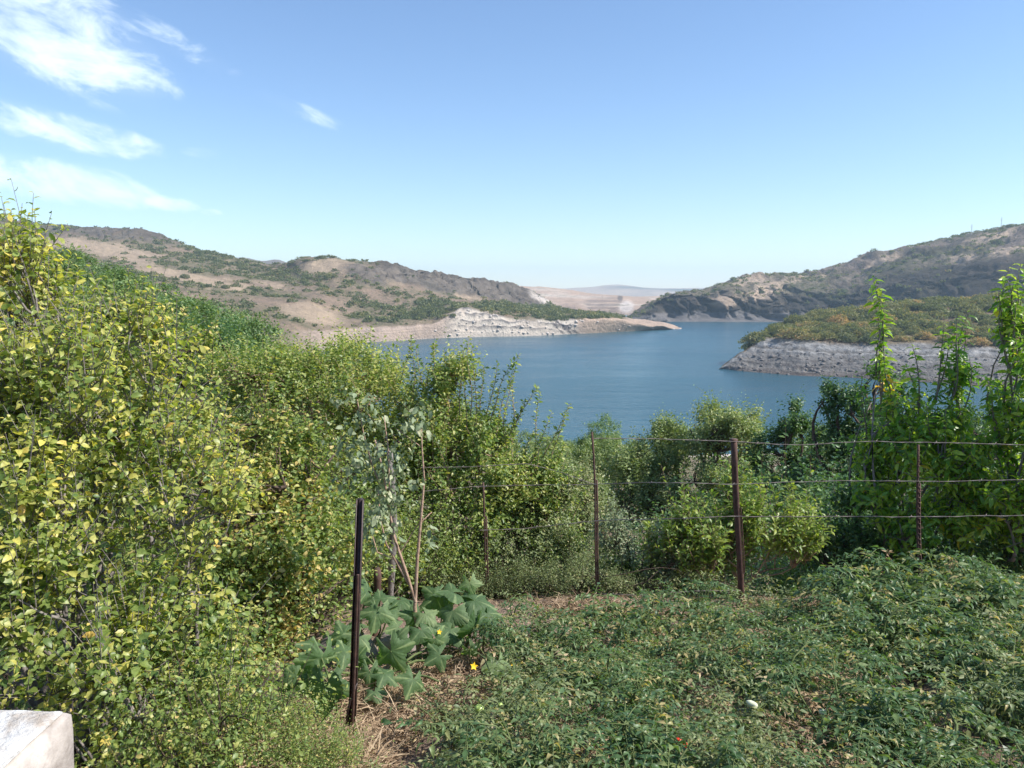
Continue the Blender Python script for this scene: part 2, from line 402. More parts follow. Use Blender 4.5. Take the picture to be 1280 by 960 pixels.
G[..., 2] += amp * (5.5 * fbm(G0 * .011, 5, 3) + 3.0 * fbm(G0 * .03, 4, 5, True)) * (1 - .6 * ss(GR, 4.6, 5) * (GR < 5.3))
gul = fbm(np.stack([G0[..., 0] * .035 + G0[..., 1] * .01, G0[..., 1] * .006, G0[..., 2] * .01], -1), 5, 9, True)
G[..., 1] += cliff * 26 * gul; G[..., 0] += cliff * 14 * fbm(G0 * .03, 4, 21)
G[..., 2] += cliff * (6.5 * gul + 5.5 * fbm(G0 * .06, 5, 23, True))
cr2 = fbm(np.stack([G0[..., 0] * .09, G0[..., 1] * .02, G0[..., 2] * .03], -1), 4, 27, True); G[..., 1] += cliff * 9 * cr2
st = np.sin(G0[..., 2] * 1.15 + G0[..., 0] * .055 + 2.2 * fbm(G0 * .03, 3, 31))
G[..., 2] += white * (1.3 * st + 2.4 * fbm(G0 * .05, 4, 33, True)) * ss(G0[..., 2], 0, 5)
G[..., 2] = np.where(GR < .02, -3, G[..., 2])
n1 = fbm(G0 * .02, 5, 41); n2 = fbm(G0 * .09, 4, 43); n3 = fbm(G0 * .006, 3, 45)
alb = lerp(np.broadcast_to(SOIL * 1.08, G.shape).copy(), SCRUBG, np.clip(.42 + n1 * 1.1 + .4 * n2, 0, .75))
sand = np.zeros(G.shape[:2])
for e in [(105, 308, 100, 6, 7), (235, 348, 75, 6, 12), (150, 322, 50, 5, 14), (388, 392, 42, 11, 12), (335, 357, 20, 4, 10), (410, 333, 34, 8, 0), (300, 360, 14, 4, 0), (480, 345, 22, 7, 25), (130, 362, 30, 4, 15),
          (575, 368, 26, 4, 18), (630, 374, 40, 4, 14)]:
    sand = np.maximum(sand, ell(PXg + 14 * n1, PYg + 5 * n2, *e))
alb = lerp(alb, SAND * np.array([.85, .85, .86]), sand * .85)
ring = (1 - ss(GR + .10 * n1, .92, 1.06)) * ss(PXg, 340, 420)
tl = ss(GR, .1, .5)
alb = lerp(alb, np.array([.36, .28, .225]), ring); alb = alb * (1 + ring * .13 * np.sin(G0[..., 2] * 2.4 + 1.2 * n2))[..., None]
alb = lerp(alb, np.array([.36, .31, .27]), ring * (1 - ss(GR, .10, .3)) * .6)
alb = lerp(alb, np.array([.40, .30, .23]), ss(PXg, 715, 740) * (1 - ss(PXg, 900, 910)) * (1 - ss(GR, 1.6, 2.0) * (1 - ss(PXg, 775, 790))))
wv = PALE * (1 + .10 * n2[..., None])
alb = lerp(alb, wv, white * np.clip(.85 + .5 * n2, 0, 1))
crack = white * ss(st + 1.2 * n2, .45, .8) * ss(G0[..., 2], 2, 7)
alb = lerp(alb, np.array([.13, .12, .115]), crack * .85)
low_ = white * (1 - ss(G0[..., 2], 1, 5)); alb = lerp(alb, np.array([.44, .38, .32]), low_ * .8)
for e in [(705, 410, 15, 1.6, 38), (697, 411, 12, 1.2, 38), (714, 412, 13, 1.3, 32)]:
    alb = lerp(alb, np.array([.06, .055, .06]), ell(PXg, PYg, *e, .25) * .95)
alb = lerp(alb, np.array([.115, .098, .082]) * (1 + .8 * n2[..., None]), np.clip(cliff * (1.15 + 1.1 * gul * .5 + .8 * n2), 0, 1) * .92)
alb = lerp(alb, np.array([.52, .46, .41]), ell(PXg + 5 * n2, PYg, 676, 380, 17, 7, 28) * .9)
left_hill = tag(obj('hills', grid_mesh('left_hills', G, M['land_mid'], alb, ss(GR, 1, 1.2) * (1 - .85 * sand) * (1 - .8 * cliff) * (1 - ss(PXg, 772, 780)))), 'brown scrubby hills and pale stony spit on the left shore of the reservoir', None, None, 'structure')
LH = dict(G=G, px=PXg, py=PYg, row=GR, sand=sand, cliff=cliff, white=white, n=n1)

# --- right far hill with dark cliffs
r0 = {780: (403, 1235), 800: (402.6, 1232), 860: (402.5, 1230), 930: (402.8, 1222), 985: (403, 1215), 1050: (405, 1150), 1130: (409, 1060), 1200: (413, 970), 1290: (419, 870), 1480: (436, 660)}
r1 = {780: (402.4, 1245), 800: (394, 1250), 830: (385, 1262), 860: (381, 1270), 890: (380, 1275), 910: (374, 1285), 935: (382, 1285), 985: (378, 1270), 1050: (372, 1240), 1130: (370, 1150), 1200: (372, 1060), 1290: (368, 970), 1480: (370, 760)}
r2 = {780: (400, 1290), 800: (388, 1300), 830: (377, 1320), 860: (372, 1335), 890: (366, 1350), 930: (359, 1360), 960: (356, 1370), 985: (353, 1380), 1020: (354, 1370), 1050: (350, 1360), 1090: (342, 1330), 1130: (338, 1290), 1200: (333, 1220), 1240: (326, 1180), 1290: (318, 1140), 1480: (290, 950)}
r3 = {780: (399.5, 1310), 800: (385, 1325), 830: (374, 1360), 846: (370.5, 1380), 885: (362, 1420), 917: (353, 1440), 952: (348, 1460), 991: (345, 1480), 1014: (341, 1480), 1045: (333, 1480), 1092: (320, 1470), 1131: (312, 1450), 1170: (302.5, 1430),
      1210: (292.5, 1400), 1249: (286, 1380), 1290: (280.5, 1350), 1480: (240, 1200)}
r4 = {k: (v[0] + 30, v[1] * 1.3) for k, v in r3.items()}
G, GX, GR = loft([r0, r1, r2, r3, r4], 780, 1480, 420, [26, 30, 30, 10])
G0 = G.copy(); PXg, PYg = topix(G0)
gul = fbm(np.stack([G0[..., 0] * .022 + G0[..., 2] * .02, G0[..., 1] * .008, G0[..., 2] * .006], -1), 5, 109, True)
body = ss(GR, 0.03, .35) * (1 - .75 * ss(GR, 2.6, 2.95)); steep = (1 - ss(GR, 1.2, 1.9)) * ss(GR, 0.0, .2)
wide = ss(PXg, 785, 830)
G[..., 1] += wide * (46 * gul * steep + body * 26 * fbm(G0 * .009, 4, 113)); G[..., 0] += steep * wide * 16 * fbm(G0 * .03, 4, 121)
G[..., 2] += wide * body * (9 * fbm(G0 * .009, 5, 103) + 8 * gul * ss(GR, .4, 1.2) + 5 * fbm(G0 * .045, 5, 105, True))
cr2 = fbm(np.stack([G0[..., 0] * .07, G0[..., 1] * .02, G0[..., 2] * .025], -1), 4, 127, True); G[..., 1] += wide * steep * 17 * cr2
G[..., 2] = np.where(GR < .03, -3, G[..., 2])
n1 = fbm(G0 * .016, 5, 141); n2 = fbm(G0 * .07, 4, 143)
alb = lerp(np.broadcast_to(np.array([.21, .165, .135]), G.shape).copy(), SCRUBG * .95, np.clip(.4 + n1 * 1.3, 0, 1))
dark = np.clip((1 - ss(GR + .5 * n1, 1.0, 1.6)) + ell(PXg + 12 * n1, PYg, 1210, 352, 130, 22, -5) + ell(PXg + 10 * n2, PYg, 1140, 322, 90, 7, -16) * .6, 0, 1)
alb = lerp(alb, DROCK * (.45 + .4 * np.clip(n2, -.5, 1)[..., None]), dark * np.clip(.9 + .6 * n2, 0, 1))  # dark rock, its albedo lowered further to paint in the cliffs' shade
for e, k in [((955, 368, 26, 9, -20), .7), ((930, 356, 34, 5, -12), .6), ((1105, 330, 26, 5, -20), .5), ((1205, 326, 20, 4, -8), .6), ((1262, 318, 26, 5, -10), .7), ((1240, 296, 26, 6, -14), .75), ((910, 380, 12, 9, 0), .55), ((1010, 352, 30, 4, -8), .4)]:
    alb = lerp(alb, np.array([.46, .35, .26]), ell(PXg + 12 * n2, PYg + 6 * n1, *e) * min(1, k * 1.35))  # sunlit ridges and facets painted in as pale pinkish patches
alb = lerp(alb, np.array([.20, .185, .18]), (1 - ss(G0[..., 2] + 2 * n2, 8, 11)) * .75)
right_hill = tag(obj('hills', grid_mesh('right_hills', G, M['land_far'], alb, 1 - dark)), 'long dark rocky hill with cliffs above the right shore', None, None, 'structure')
RH = dict(G=G, px=PXg, py=PYg, row=GR, n=n1, dark=dark)

# --- near headland on the right
sh = {897: 462.5, 920: 466, 960: 470, 1000: 473, 1050: 474.5, 1100: 478, 1150: 481, 1215: 486, 1290: 489, 1420: 497}
r0 = {k: (v, float(Yz(v, -1.2))) for k, v in sh.items()}
r1 = {897: (462, 495), 912: (453, 500), 935: (439, 512), 956: (426, 520), 1000: (428, 500), 1053: (431, 488), 1150: (433, 470), 1215: (436, 456), 1290: (437, 450), 1420: (440, 430)}
r15 = {897: (461.8, 505), 912: (452, 520), 935: (437, 540), 956: (423, 552), 983: (416, 560), 1022: (413, 556), 1069: (412, 545), 1131: (411, 530), 1215: (411, 515), 1290: (409, 505), 1420: (408, 490)}
r2 = {897: (461.6, 515), 912: (451, 540), 935: (436, 570), 956: (421, 600), 983: (410, 625), 1022: (397, 640), 1069: (390, 645), 1131: (383, 640), 1186: (380, 635), 1290: (374, 620), 1420: (368, 600)}
r3 = {k: (v[0] + 16, v[1] * 1.22) for k, v in r2.items()}
G, GX, GR = loft([r0, r1, r15, r2, r3], 897, 1420, 340, [30, 12, 24, 10])
G0 = G.copy(); PXg, PYg = topix(G0)
gul = fbm(np.stack([G0[..., 0] * .06, G0[..., 1] * .02, G0[..., 2] * .03], -1), 5, 209, True)
b_ = ss(GR, .02, .3) * ss(PXg, 897, 925)
G[..., 2] += b_ * (1.6 * fbm(G0 * .03, 5, 203) + 1.0 * gul + .8 * fbm(G0 * .15, 4, 207, True)) * (1 - .5 * ss(GR, 2.5, 2.9))
G[..., 1] += b_ * (1 - ss(GR, 1, 1.4)) * (3.5 * gul + 1.5 * fbm(G0 * .22, 4, 219, True)); G[..., 2] += b_ * (1 - ss(GR, 1, 1.2)) * .55 * fbm(G0 * .3, 4, 221, True)
stz = np.sin(G0[..., 2] * 1.9 + 1.6 * fbm(G0 * .05, 3, 215)); G[..., 2] += (1 - ss(GR, .9, 1.05)) * b_ * .35 * stz
G[..., 2] = np.where(GR < .03, -3, G[..., 2])
n1 = fbm(G0 * .03, 5, 241); n2 = fbm(G0 * .16, 4, 243)
alb = lerp(np.broadcast_to(np.array([.20, .145, .10]), G.shape).copy(), SCRUBG, np.clip(.4 + n1, 0, 1))
band = 1 - ss(GR + .06 * n1, .96, 1.04)
bc = lerp(np.broadcast_to(np.array([.175, .165, .155]), G.shape).copy(), np.array([.34, .335, .325]), np.clip(ss(GR, .42, .75) * (.55 + .8 * n2 + .5 * stz), 0, 1))
bc = lerp(bc, np.array([.07, .062, .06]), np.clip(ss(n2 + .4 * stz, .25, .7) * .8, 0, 1))
bc = lerp(bc, np.array([.10, .078, .068]), (1 - ss(GR, .06, .30)) * .85)
bc = bc * (1 + .16 * np.sin(G0[..., 2] * 2.9 + .8 * n2))[..., None]
alb = lerp(alb, bc, band)
head = tag(obj('headland', grid_mesh('headland', G, M['land_mid'], alb, .6 * (1 - band))), 'low headland with a bare grey rocky shore on the right', None, None, 'structure')
HD = dict(G=G, px=PXg, py=PYg, row=GR, n=n1)

# --- stepped pale land at the far end of the lake
r0 = {560: (402, 1800), 700: (402, 1700), 780: (402, 1500), 815: (402, 1380), 900: (402, 1500)}
r1 = {560: (388, 1900), 700: (389, 1800), 735: (389, 1700), 770: (390, 1640), 792: (390, 1580), 815: (392, 1480), 900: (392, 1600)}
r2 = {560: (362, 2300), 640: (361, 2250), 700: (366, 2200), 735: (373, 2050), 770: (374, 2000), 792: (378, 1950), 815: (380, 1900), 900: (380, 1900)}
r3 = {560: (356, 2600), 640: (359.5, 2600), 690: (361, 2600), 720: (364.5, 2500), 750: (369, 2400), 790: (371, 2400), 830: (370, 2400), 900: (372, 2400)}
r4 = {k: (v[0] + 12, v[1] * 1.2) for k, v in r3.items()}
G, GX, GR = loft([r0, r1, r2, r3, r4], 560, 900, 260, [12, 34, 22, 8])
G0 = G.copy(); PXg, PYg = topix(G0)
q = G0[..., 2] + 2 * fbm(G0 * .008, 3, 301); stp = 6.0
tr = np.floor(q / stp) * stp + stp * ss(q / stp - np.floor(q / stp), .62, .98)
bench = ell(PXg, PYg, 756, 381, 26, 10, 0, .2)
G[..., 2] += (tr - q) * bench * 1.0 + ss(GR, .3, 1) * (1 - ss(GR, 2.7, 3)) * (5 * fbm(G0 * .006, 4, 303) * (1 - bench) + 2 * fbm(G0 * .02, 3, 305, True))
n1 = fbm(G0 * .01, 5, 341); n2 = fbm(G0 * .05, 3, 343)
alb = lerp(np.broadcast_to(np.array([.43, .31, .23]), G.shape).copy(), np.array([.58, .50, .42]), np.clip(.2 + n1 * 1.3, 0, 1))
fr_ = q / stp - np.floor(q / stp)
alb = lerp(alb, np.array([.17, .145, .13]), bench * ss(fr_, .58, .7) * (1 - ss(fr_, .93, 1)) * .5)
alb = lerp(alb, np.array([.62, .55, .49]), ell(PXg, PYg, 783, 384, 9, 8) * .8)
alb = lerp(alb, np.array([.10, .085, .075]), ell(PXg, PYg, 775, 373, 3.5, 3.5) * .8)
alb = lerp(alb, np.array([.22, .19, .12]), np.clip(ss(n2 + n1, .35, .8), 0, 1) * .5)
tag(obj('hills', grid_mesh('stepped_hills', G, M['land_far'], alb)), 'pale pinkish hillside with stepped rock ledges at the far end of the lake', None, None, 'structure')
# --- distant range on the horizon, far left peaks
r0 = {-900: (372, 5200), 640: (372, 5200), 900: (372, 5200), 2200: (372, 5200)}
r1 = {-900: (335, 6200), -600: (335, 6200), 250: (340, 6000), 560: (360, 6000), 690: (363, 6000), 720: (361, 6000), 770: (359, 6000), 820: (361, 6000), 880: (362, 6000), 1000: (358, 6000), 1400: (350, 6000), 2200: (352, 6000)}
r2 = {k: (v[0] + 2.5 if k in (720, 820) else v[0] - 1, v[1] * 1.2) for k, v in r1.items()}
r3 = {k: (v[0] + 10, v[1] * 1.5) for k, v in r1.items()}
G, GX, GR = loft([r0, r1, r2, r3], -900, 2200, 500, [12, 10, 6])
G0 = G.copy(); G[..., 2] += 9 * fbm(G0 * .0016, 5, 401) * ss(GR, .1, .6) + 4 * fbm(G0 * .006, 3, 405, True) * ss(GR, .1, .6)
n1 = fbm(G0 * .0022, 5, 441)
alb = lerp(np.broadcast_to(np.array([.40, .32, .25]), G.shape).copy(), np.array([.15, .15, .13]), np.clip(.3 + n1 * 2.2, 0, 1))
tag(obj('hills', grid_mesh('distant_hills', G, M['land_far'], alb)), 'pale hazy range of hills on the horizon', None, None, 'structure')
r0 = {180: (345, 2500), 270: (340, 2500), 340: (340, 2500), 420: (345, 2500)}
r1 = {180: (318, 2700), 250: (321, 2700), 290: (321.5, 2700), 310: (322.5, 2700), 330: (327, 2700), 345: (325.5, 2700), 358: (329, 2700), 380: (340, 2700), 420: (350, 2700)}
r2 = {k: (v[0] + 15, 3200) for k, v in r1.items()}
G, GX, GR = loft([r0, r1, r2], 180, 420, 90, [14, 6])
G0 = G.copy(); G[..., 2] += 5 * fbm(G0 * .008, 4, 501, True) * ss(GR, .1, .6)
alb = np.broadcast_to(np.array([.19, .17, .15]), G.shape).copy()
tag(obj('hills', grid_mesh('back_peaks', G, M['land_far'], alb)), 'small bluish peaks behind the left ridge', None, None, 'structure')


# --- near slope and garden terrace
def ground(x, y):
    x = np.asarray(x, float); y = np.asarray(y, float)
    g = 47.55 - .235 * (np.clip(y, -3, 8.3) - 4.3) + .55 * (1 - ss(y, .2, 2.2))
    g = g - .20 * np.exp(-((x + .80) ** 2 / .30 + (y - 4.1) ** 2 / .35))
    lx = -.30 * y - .28 + .12 * np.sin(y * 1.7)
    g = g - 1.35 * ss(lx - x, -.12, .75) * ss(y, 1.6, 2.6)
    far = 45.3 - .2 * (y - 10)
    z = g + (far - g) * ss(y, 8.25, 10.2)
    z = np.where(y > 10.2, far, z)
    rise = .72 * np.maximum(0, -x - .20 * y - 3) * ss(y, 14, 60)
    rise = 58 * (1 - np.exp(-rise / 58))
    z = z + rise + 1.0 * fbm(np.stack([x * .04, y * .04, 0 * x], -1), 3, 601) * ss(y, 16, 60)
    z = z + .10 * fbm(np.stack([x * 1.1, y * 1.1, 0 * x], -1), 3, 603) * ss(y, 2, 3)
    return z


ys = np.concatenate([np.linspace(-14, 0, 12), np.linspace(.3, 12, 130), np.geomspace(12.3, 420, 150)])
s_ = np.linspace(-1, 1, 260); s_ = np.sign(s_) * np.abs(s_) ** 1.15
XX = s_[None] * (ys[:, None].clip(0) * .95 + 11); YY = np.broadcast_to(ys[:, None], XX.shape)
ZZ = ground(XX, YY); G = np.stack([XX, YY, ZZ], -1)
micro = fbm(np.stack([XX * 7, YY * 7, 0 * XX], -1), 4, 611)
G[..., 2] += .035 * micro * ss(YY, 1, 2) * (1 - ss(YY, 20, 40))
n1 = fbm(np.stack([XX * .5, YY * .5, 0 * XX], -1), 4, 621)
alb = lerp(np.broadcast_to(np.array([.27, .20, .155]), G.shape).copy(), np.array([.16, .115, .085]), np.clip(.5 + n1, 0, 1))
nf = fbm(np.stack([XX * .05, YY * .05, 0 * XX], -1), 4, 631)
alb = lerp(alb, np.array([.16, .15, .09]), ss(YY, 14, 40) * np.clip(.5 + nf, 0, 1))
alb = lerp(alb, np.array([.62, .54, .46]), (1 - ss(ZZ, 5, 9)) * ss(YY, 100, 150))
tag(obj('ground', grid_mesh('garden_ground', G, land_mat('soil', 2.2, .05), alb)), 'dry brown garden soil and the slope down to the lake', None, None, 'structure')

# wide land under everything, and the lake
gb = mesh('plain', [(-15000, -2500, -7), (15500, -2500, -7), (15500, 9400, -7), (-15000, 9400, -7)], [(0, 1, 2, 3)], mat=M['land_far'], cols={'alb': np.tile([.3, .24, .18], (4, 1))})
tag(obj('terrain', gb), 'dry plain carrying the hills', None, None, 'structure')
m, t, out = mat_new('water')
g = t.add('ShaderNodeNewGeometry'); mp = t.add('ShaderNodeMapping'); t.put(mp.inputs[0], g.outputs['Position']); mp.inputs['Scale'].default_value = (.55, 1.0, 1)
mp.inputs['Rotation'].default_value = (0, 0, R(-12))
h1 = t.noise(mp.outputs[0], .40, 5, .62, .4); h2 = t.noise(mp.outputs[0], .07, 3, .5); h3 = t.noise(g.outputs['Position'], .006, 3, .5)
p = t.add('ShaderNodeBsdfPrincipled')
pc = t.ramp(h3, [(.35, (.018, .074, .102)), (.65, (.026, .092, .120))])
t.put(p.inputs['Base Color'], pc); p.inputs['Roughness'].default_value = .22; p.inputs['IOR'].default_value = 1.33
t.put(p.inputs['Specular IOR Level'], .5)
b = t.add('ShaderNodeBump'); b.inputs['Strength'].default_value = 1.0; b.inputs['Distance'].default_value = 1.3
t.put(b.inputs['Height'], t.math('MULTIPLY_ADD', h2, 1.3, h1)); t.l.new(b.outputs[0], p.inputs['Normal']); t.l.new(p.outputs[0], out.inputs[0])
mw = t.add('ShaderNodeMapping'); t.put(mw.inputs[0], g.outputs['Position']); mw.inputs['Scale'].default_value = (.5, 1.6, 1); wind = t.smooth(t.noise(mw.outputs[0], .012, 5, .6, .6), .38, .62); t.put(b.inputs['Strength'], t.math('MULTIPLY_ADD', wind, .35, .6)); t.put(p.inputs['Roughness'], t.math('MULTIPLY_ADD', wind, .06, .17))
wm = mesh('lake', [(-1800, 40, 0), (2500, 40, 0), (2500, 1900, 0), (-1800, 1900, 0)], [(0, 1, 2, 3)], mat=m)
tag(obj('water', wm), 'blue rippled water of the reservoir', None, None, 'structure')

# ------------------------------------------------------------------ leaves
# template: verts (x along, y across, z up), faces as loops
LT = {
    'ovate': (np.array([(0, 0, 0), (.33, 0, .03), (.70, 0, .0), (1, 0, -.13), (.33, .27, .10), (.70, .22, .06), (.33, -.27, .10), (.70, -.22, .06)]), [(0, 1, 4), (1, 2, 5, 4), (2, 3, 5), (0, 6, 1), (1, 6, 7, 2), (2, 7, 3)]),
    'long': (np.array([(0, 0, 0), (.33, 0, .02), (.68, 0, -.06), (1, 0, -.25), (.33, .17, .06), (.68, .15, -.02), (.33, -.17, .06), (.68, -.15, -.02)]), [(0, 1, 4), (1, 2, 5, 4), (2, 3, 5), (0, 6, 1), (1, 6, 7, 2), (2, 7, 3)]),
    'tom': (np.array([(0, 0, 0), (.33, 0, .05), (.68, 0, .0), (1, 0, -.16), (.30, .21, .10), (.62, .15, .04), (.36, -.21, .12), (.70, -.13, .02)]), [(0, 1, 4), (1, 2, 5, 4), (2, 3, 5), (0, 6, 1), (1, 6, 7, 2), (2, 7, 3)]),
    'dia': (np.array([(0, 0, 0), (.5, .28, .10), (1, 0, -.08), (.5, -.28, .10), ]), [(0, 2, 1), (0, 3, 2)]),
    'slim': (np.array([(0, 0, 0), (.45, .14, .07), (1, 0, -.12), (.45, -.14, .07), ]), [(0, 2, 1), (0, 3, 2)]),
}


def leaves_mesh(name, tmpl, pos, d, nrm, size, tint, mat, curl=None):
    tv, tf = LT[tmpl]; n = len(pos); k = len(tv)
    d = norm(d); side = norm(np.cross(nrm, d)); up = np.cross(d, side)
    cz = np.ones(n) if curl is None else curl
    V = pos[:, None] + size[:, None, None] * (tv[None, :, 0, None] * d[:, None] + tv[None, :, 1, None] * side[:, None] + (tv[None, :, 2, None] * cz[:, None, None]) * up[:, None])
    fl = np.concatenate([np.array(f) for f in tf]); st = np.cumsum([0] + [len(f) for f in tf[:-1]])
    loops = (np.arange(n)[:, None] * k + fl[None]).ravel(); starts = (np.arange(n)[:, None] * len(fl) + st[None]).ravel()
    return mesh(name, V.reshape(-1, 3), loops=loops, starts=starts, mat=mat, attrs={'tint': np.repeat(tint, k)})


def sample_blobs(blobs, n, shell=.45, clump=8):
    """points in the crown, gathered in clumps so that gaps stay between the branch ends"""
    wts = np.array([b[2] if len(b) > 2 else b[1][0] * b[1][1] * b[1][2] for b in blobs], float) ** .75
    c = np.array([b[0] for b in blobs]); rad = np.array([b[1] for b in blobs])
    k = max(1, int(len(blobs) * clump)); bi = rng.choice(len(blobs), k, p=wts / wts.sum())
    cu = norm(rng.normal(size=(k, 3))) * (rng.random(k) ** shell)[:, None]; cr_ = .22 + .22 * rng.random(k)
    idx = rng.choice(k, n, p=cr_ / cr_.sum()); u = norm(rng.normal(size=(n, 3))); r = rng.random(n) ** .6
    q = cu[idx] + u * (r * cr_[idx])[:, None]
    return c[bi[idx]] + q * rad[bi[idx]], norm(q + u * .35), bi[idx]


def grow_shoots(base, outd, L, k, up=.6, spread=.5, droop=0.0):
    n = len(base)
    d = norm(outd * spread + np.array([0, 0, up]) + rng.normal(size=(n, 3)) * .28)
    t = np.linspace(.12, 1, k)[None, :, None]; Lk = L[:, None, None]
    bend = norm(rng.normal(size=(n, 3)))[:, None] * .16 + np.array([0, 0, .25 - droop])[None, None]
    pts = base[:, None] + d[:, None] * t * Lk + bend * (t ** 2) * Lk * .5
    tang = norm(d[:, None] + bend * t)
    return pts, tang


def shoot_leaves(pts, tang, size, lean=.55, nup=.6, jitter=.5, droop=.22):
    n, k = pts.shape[:2]
    ph = (np.arange(k)[None] * 2.399 + rng.random((n, 1)) * 6.28) + rng.normal(size=(n, k)) * .3
    ref = norm(np.cross(tang, np.array([.3, .5, .81]))); ref2 = np.cross(tang, ref)
    rad = np.cos(ph)[..., None] * ref + np.sin(ph)[..., None] * ref2
    d = norm(tang * lean + rad * .9 + np.array([0, 0, -droop]) + rng.normal(size=(n, k, 3)) * .18)
    nm = norm(np.array([0, 0, nup]) + tang * .35 + rng.normal(size=(n, k, 3)) * jitter)
    sz = size * (.5 + .85 * rng.random((n, k))) * (1 - .35 * (np.arange(k)[None] / max(k - 1, 1)) ** 3)
    return pts.reshape(-1, 3), d.reshape(-1, 3), nm.reshape(-1, 3), sz.ravel()


LEAF_OBJ = {}


def leaf_objects(root, tmpl, mat, pos, d, nm, sz, tint, m, name='leaf'):
    """the m leaves nearest the camera become leaf objects sharing a handful of meshes"""
    wpos = pos + np.array(root.location)
    dist = np.linalg.norm(wpos - np.array([0, 0, EYE]), axis=1)
    px, py = topix(wpos)
    inside = (px > 5) & (px < 1275) & (py > 5) & (py < 950)
    order = np.argsort(np.where(inside, dist / sz ** .5, 1e9))[:m]
    levels = np.linspace(.05, .98, 8)
    key = (tmpl, mat.name)
    if key not in LEAF_OBJ:
        LEAF_OBJ[key] = [leaves_mesh('leaf', tmpl, np.zeros((1, 3)), np.array([[1., 0, 0]]), np.array([[0, 0, 1.]]), np.ones(1), np.array([l]), mat) for l in levels]
    from mathutils import Matrix
    for i in order:
        me = LEAF_OBJ[key][int(np.argmin(abs(levels - tint[i])))]
        o = bpy.data.objects.new(name, me); C.objects.link(o); o.parent = root
        dd = Vector(d[i]).normalized(); s = Vector(nm[i]).cross(dd).normalized(); u = dd.cross(s)
        mt = Matrix((dd, s, u)).transposed().to_4x4(); o.matrix_local = Matrix.Translation(Vector(pos[i])) @ mt @ Matrix.Scale(float(sz[i]), 4)
    keep = np.ones(len(pos), bool); keep[order] = False
    return keep


def tree(name, label, cat, base, blobs, nsh, leaf, mat, Ls, k, size, bark, tr=.05, tint=(.4, .22), up=.6, spread=.6, droop=.15, lean=.55, twig=True, extra=None, objs=0,
         group=None, shell=.45, patches=None, fork=None, branch=.16, tw_r=.0035, jitter=.5, nlimb=2):
    """trunk and limbs to each blob of the crown, leafy shoots spread through the blobs"""
    base = np.asarray(base, float); root = empty(name, base, label, cat, group)
    bl = [(np.asarray(b[0], float) - base, np.asarray(b[1], float)) + tuple(b[2:]) for b in blobs]
    T = Tubes(); cen = np.mean([b[0] for b in bl], axis=0)
    fk = np.array([cen[0] * .35, cen[1] * .35, max(.25, cen[2] * .32)]) if fork is None else np.asarray(fork, float) - base
    T.add(curve((0, 0, -.15), fk, 7, .05), (tr * 1.25, tr * .85), 8, .4)
    limbs = []
    for b in bl:
        for _ in range(nlimb):
            e = b[0] + rng.normal(size=3) * b[1] * .3 + np.array([0, 0, b[1][2] * .25]); c = curve(fk, e, 9, .09); limbs.append(c)
            T.add(c, (tr * .62, tr * .14), 6, .45)
    lp = np.concatenate(limbs)
    sb, outd, _ = sample_blobs(bl, nsh, shell)
    L = Ls[0] + (Ls[1] - Ls[0]) * rng.random(nsh) ** 1.6
    tall = (outd[:, 2] > .45) & (rng.random(nsh) < .10); L = L * np.where(tall, 1.35 + .4 * rng.random(nsh), 1)
    pts, tang = grow_shoots(sb, np.where(tall[:, None], outd * .3, outd), L, k, up, spread, droop)
    if extra is not None and leaf == 'long' and objs:
        extra = extra + [(a_ + rng.normal(size=3) * .05, b_ + np.array([rng.normal() * .06, rng.normal() * .06, -.10 - .15 * rng.random()]), m_) for a_, b_, m_ in extra] * 1
    if extra is not None:          # long free shoots: list of (start, end) world, number of leaves k
        eb = np.array([e[0] for e in extra]) - base; ee = np.array([e[1] for e in extra]) - base
        mm = extra[0][2] if len(extra[0]) > 2 else 3
        for e in range(len(eb)):
            cpts = curve(eb[e], ee[e], k * mm, .035); tg = norm(np.gradient(cpts, axis=0))
            T.add(cpts, (tw_r * 2.2, tw_r * .5), 4, .6)
            pts = np.concatenate([pts, cpts.reshape(mm, k, 3)]); tang = np.concatenate([tang, tg.reshape(mm, k, 3)])
    for i in np.nonzero(rng.random(nsh) < branch)[0]:
        j = np.argmin(((lp - sb[i] + np.array([0, 0, .15])) ** 2).sum(1)); T.add(curve(lp[j], sb[i], 5, .07), (tr * .17 + tw_r, tw_r), 4, .5)
    if twig:
        for i in range(nsh):
            if twig is True or rng.random() < twig:
                T.add(np.concatenate([sb[i][None], pts[i][[k // 2, k - 1]]]), (tw_r, tw_r * .4), 3, .6)
    obj('trunk', T.mesh('trunk', bark), root)
    pos, d, nm, sz = shoot_leaves(pts, tang, size, lean, jitter=jitter)
    if len(pts) > nsh:
        pass
    wp = pos + base
    tn = np.clip(tint[0] + tint[1] * rng.normal(size=len(pos)) + .45 * tint[1] * np.repeat(rng.normal(size=len(pts)), k) + .9 * tint[1] * fbm(wp * 1.3, 2, 5), 0, .95)
    if patches:
        for (c, r_, tv_) in patches:
            q_ = np.exp(-((wp - np.asarray(c)) ** 2).sum(1) / r_ ** 2); tn = np.where(rng.random(len(tn)) < q_, tv_, tn)
    keep = np.ones(len(pos), bool)
    if objs: keep = leaf_objects(root, leaf, mat, pos, d, nm, sz, tn, objs)
    curl = .4 + 1.5 * rng.random(len(pos))
    cr = obj('foliage' if objs else 'crown', leaves_mesh('crown', leaf, pos[keep], d[keep], nm[keep], sz[keep], tn[keep], mat, curl[keep]), root)
    if objs: cr['kind'] = 'stuff'
    return root


def B(px, py, Y, rx, ry, rz, *w):   # a crown blob given where it stands
    return (P(px, py, Y), (rx, ry, rz)) + w


def at_ground(px, Y):
    x = (px - 640) / FPX * Y * .99; return np.array([x, Y, float(ground(x, Y))])


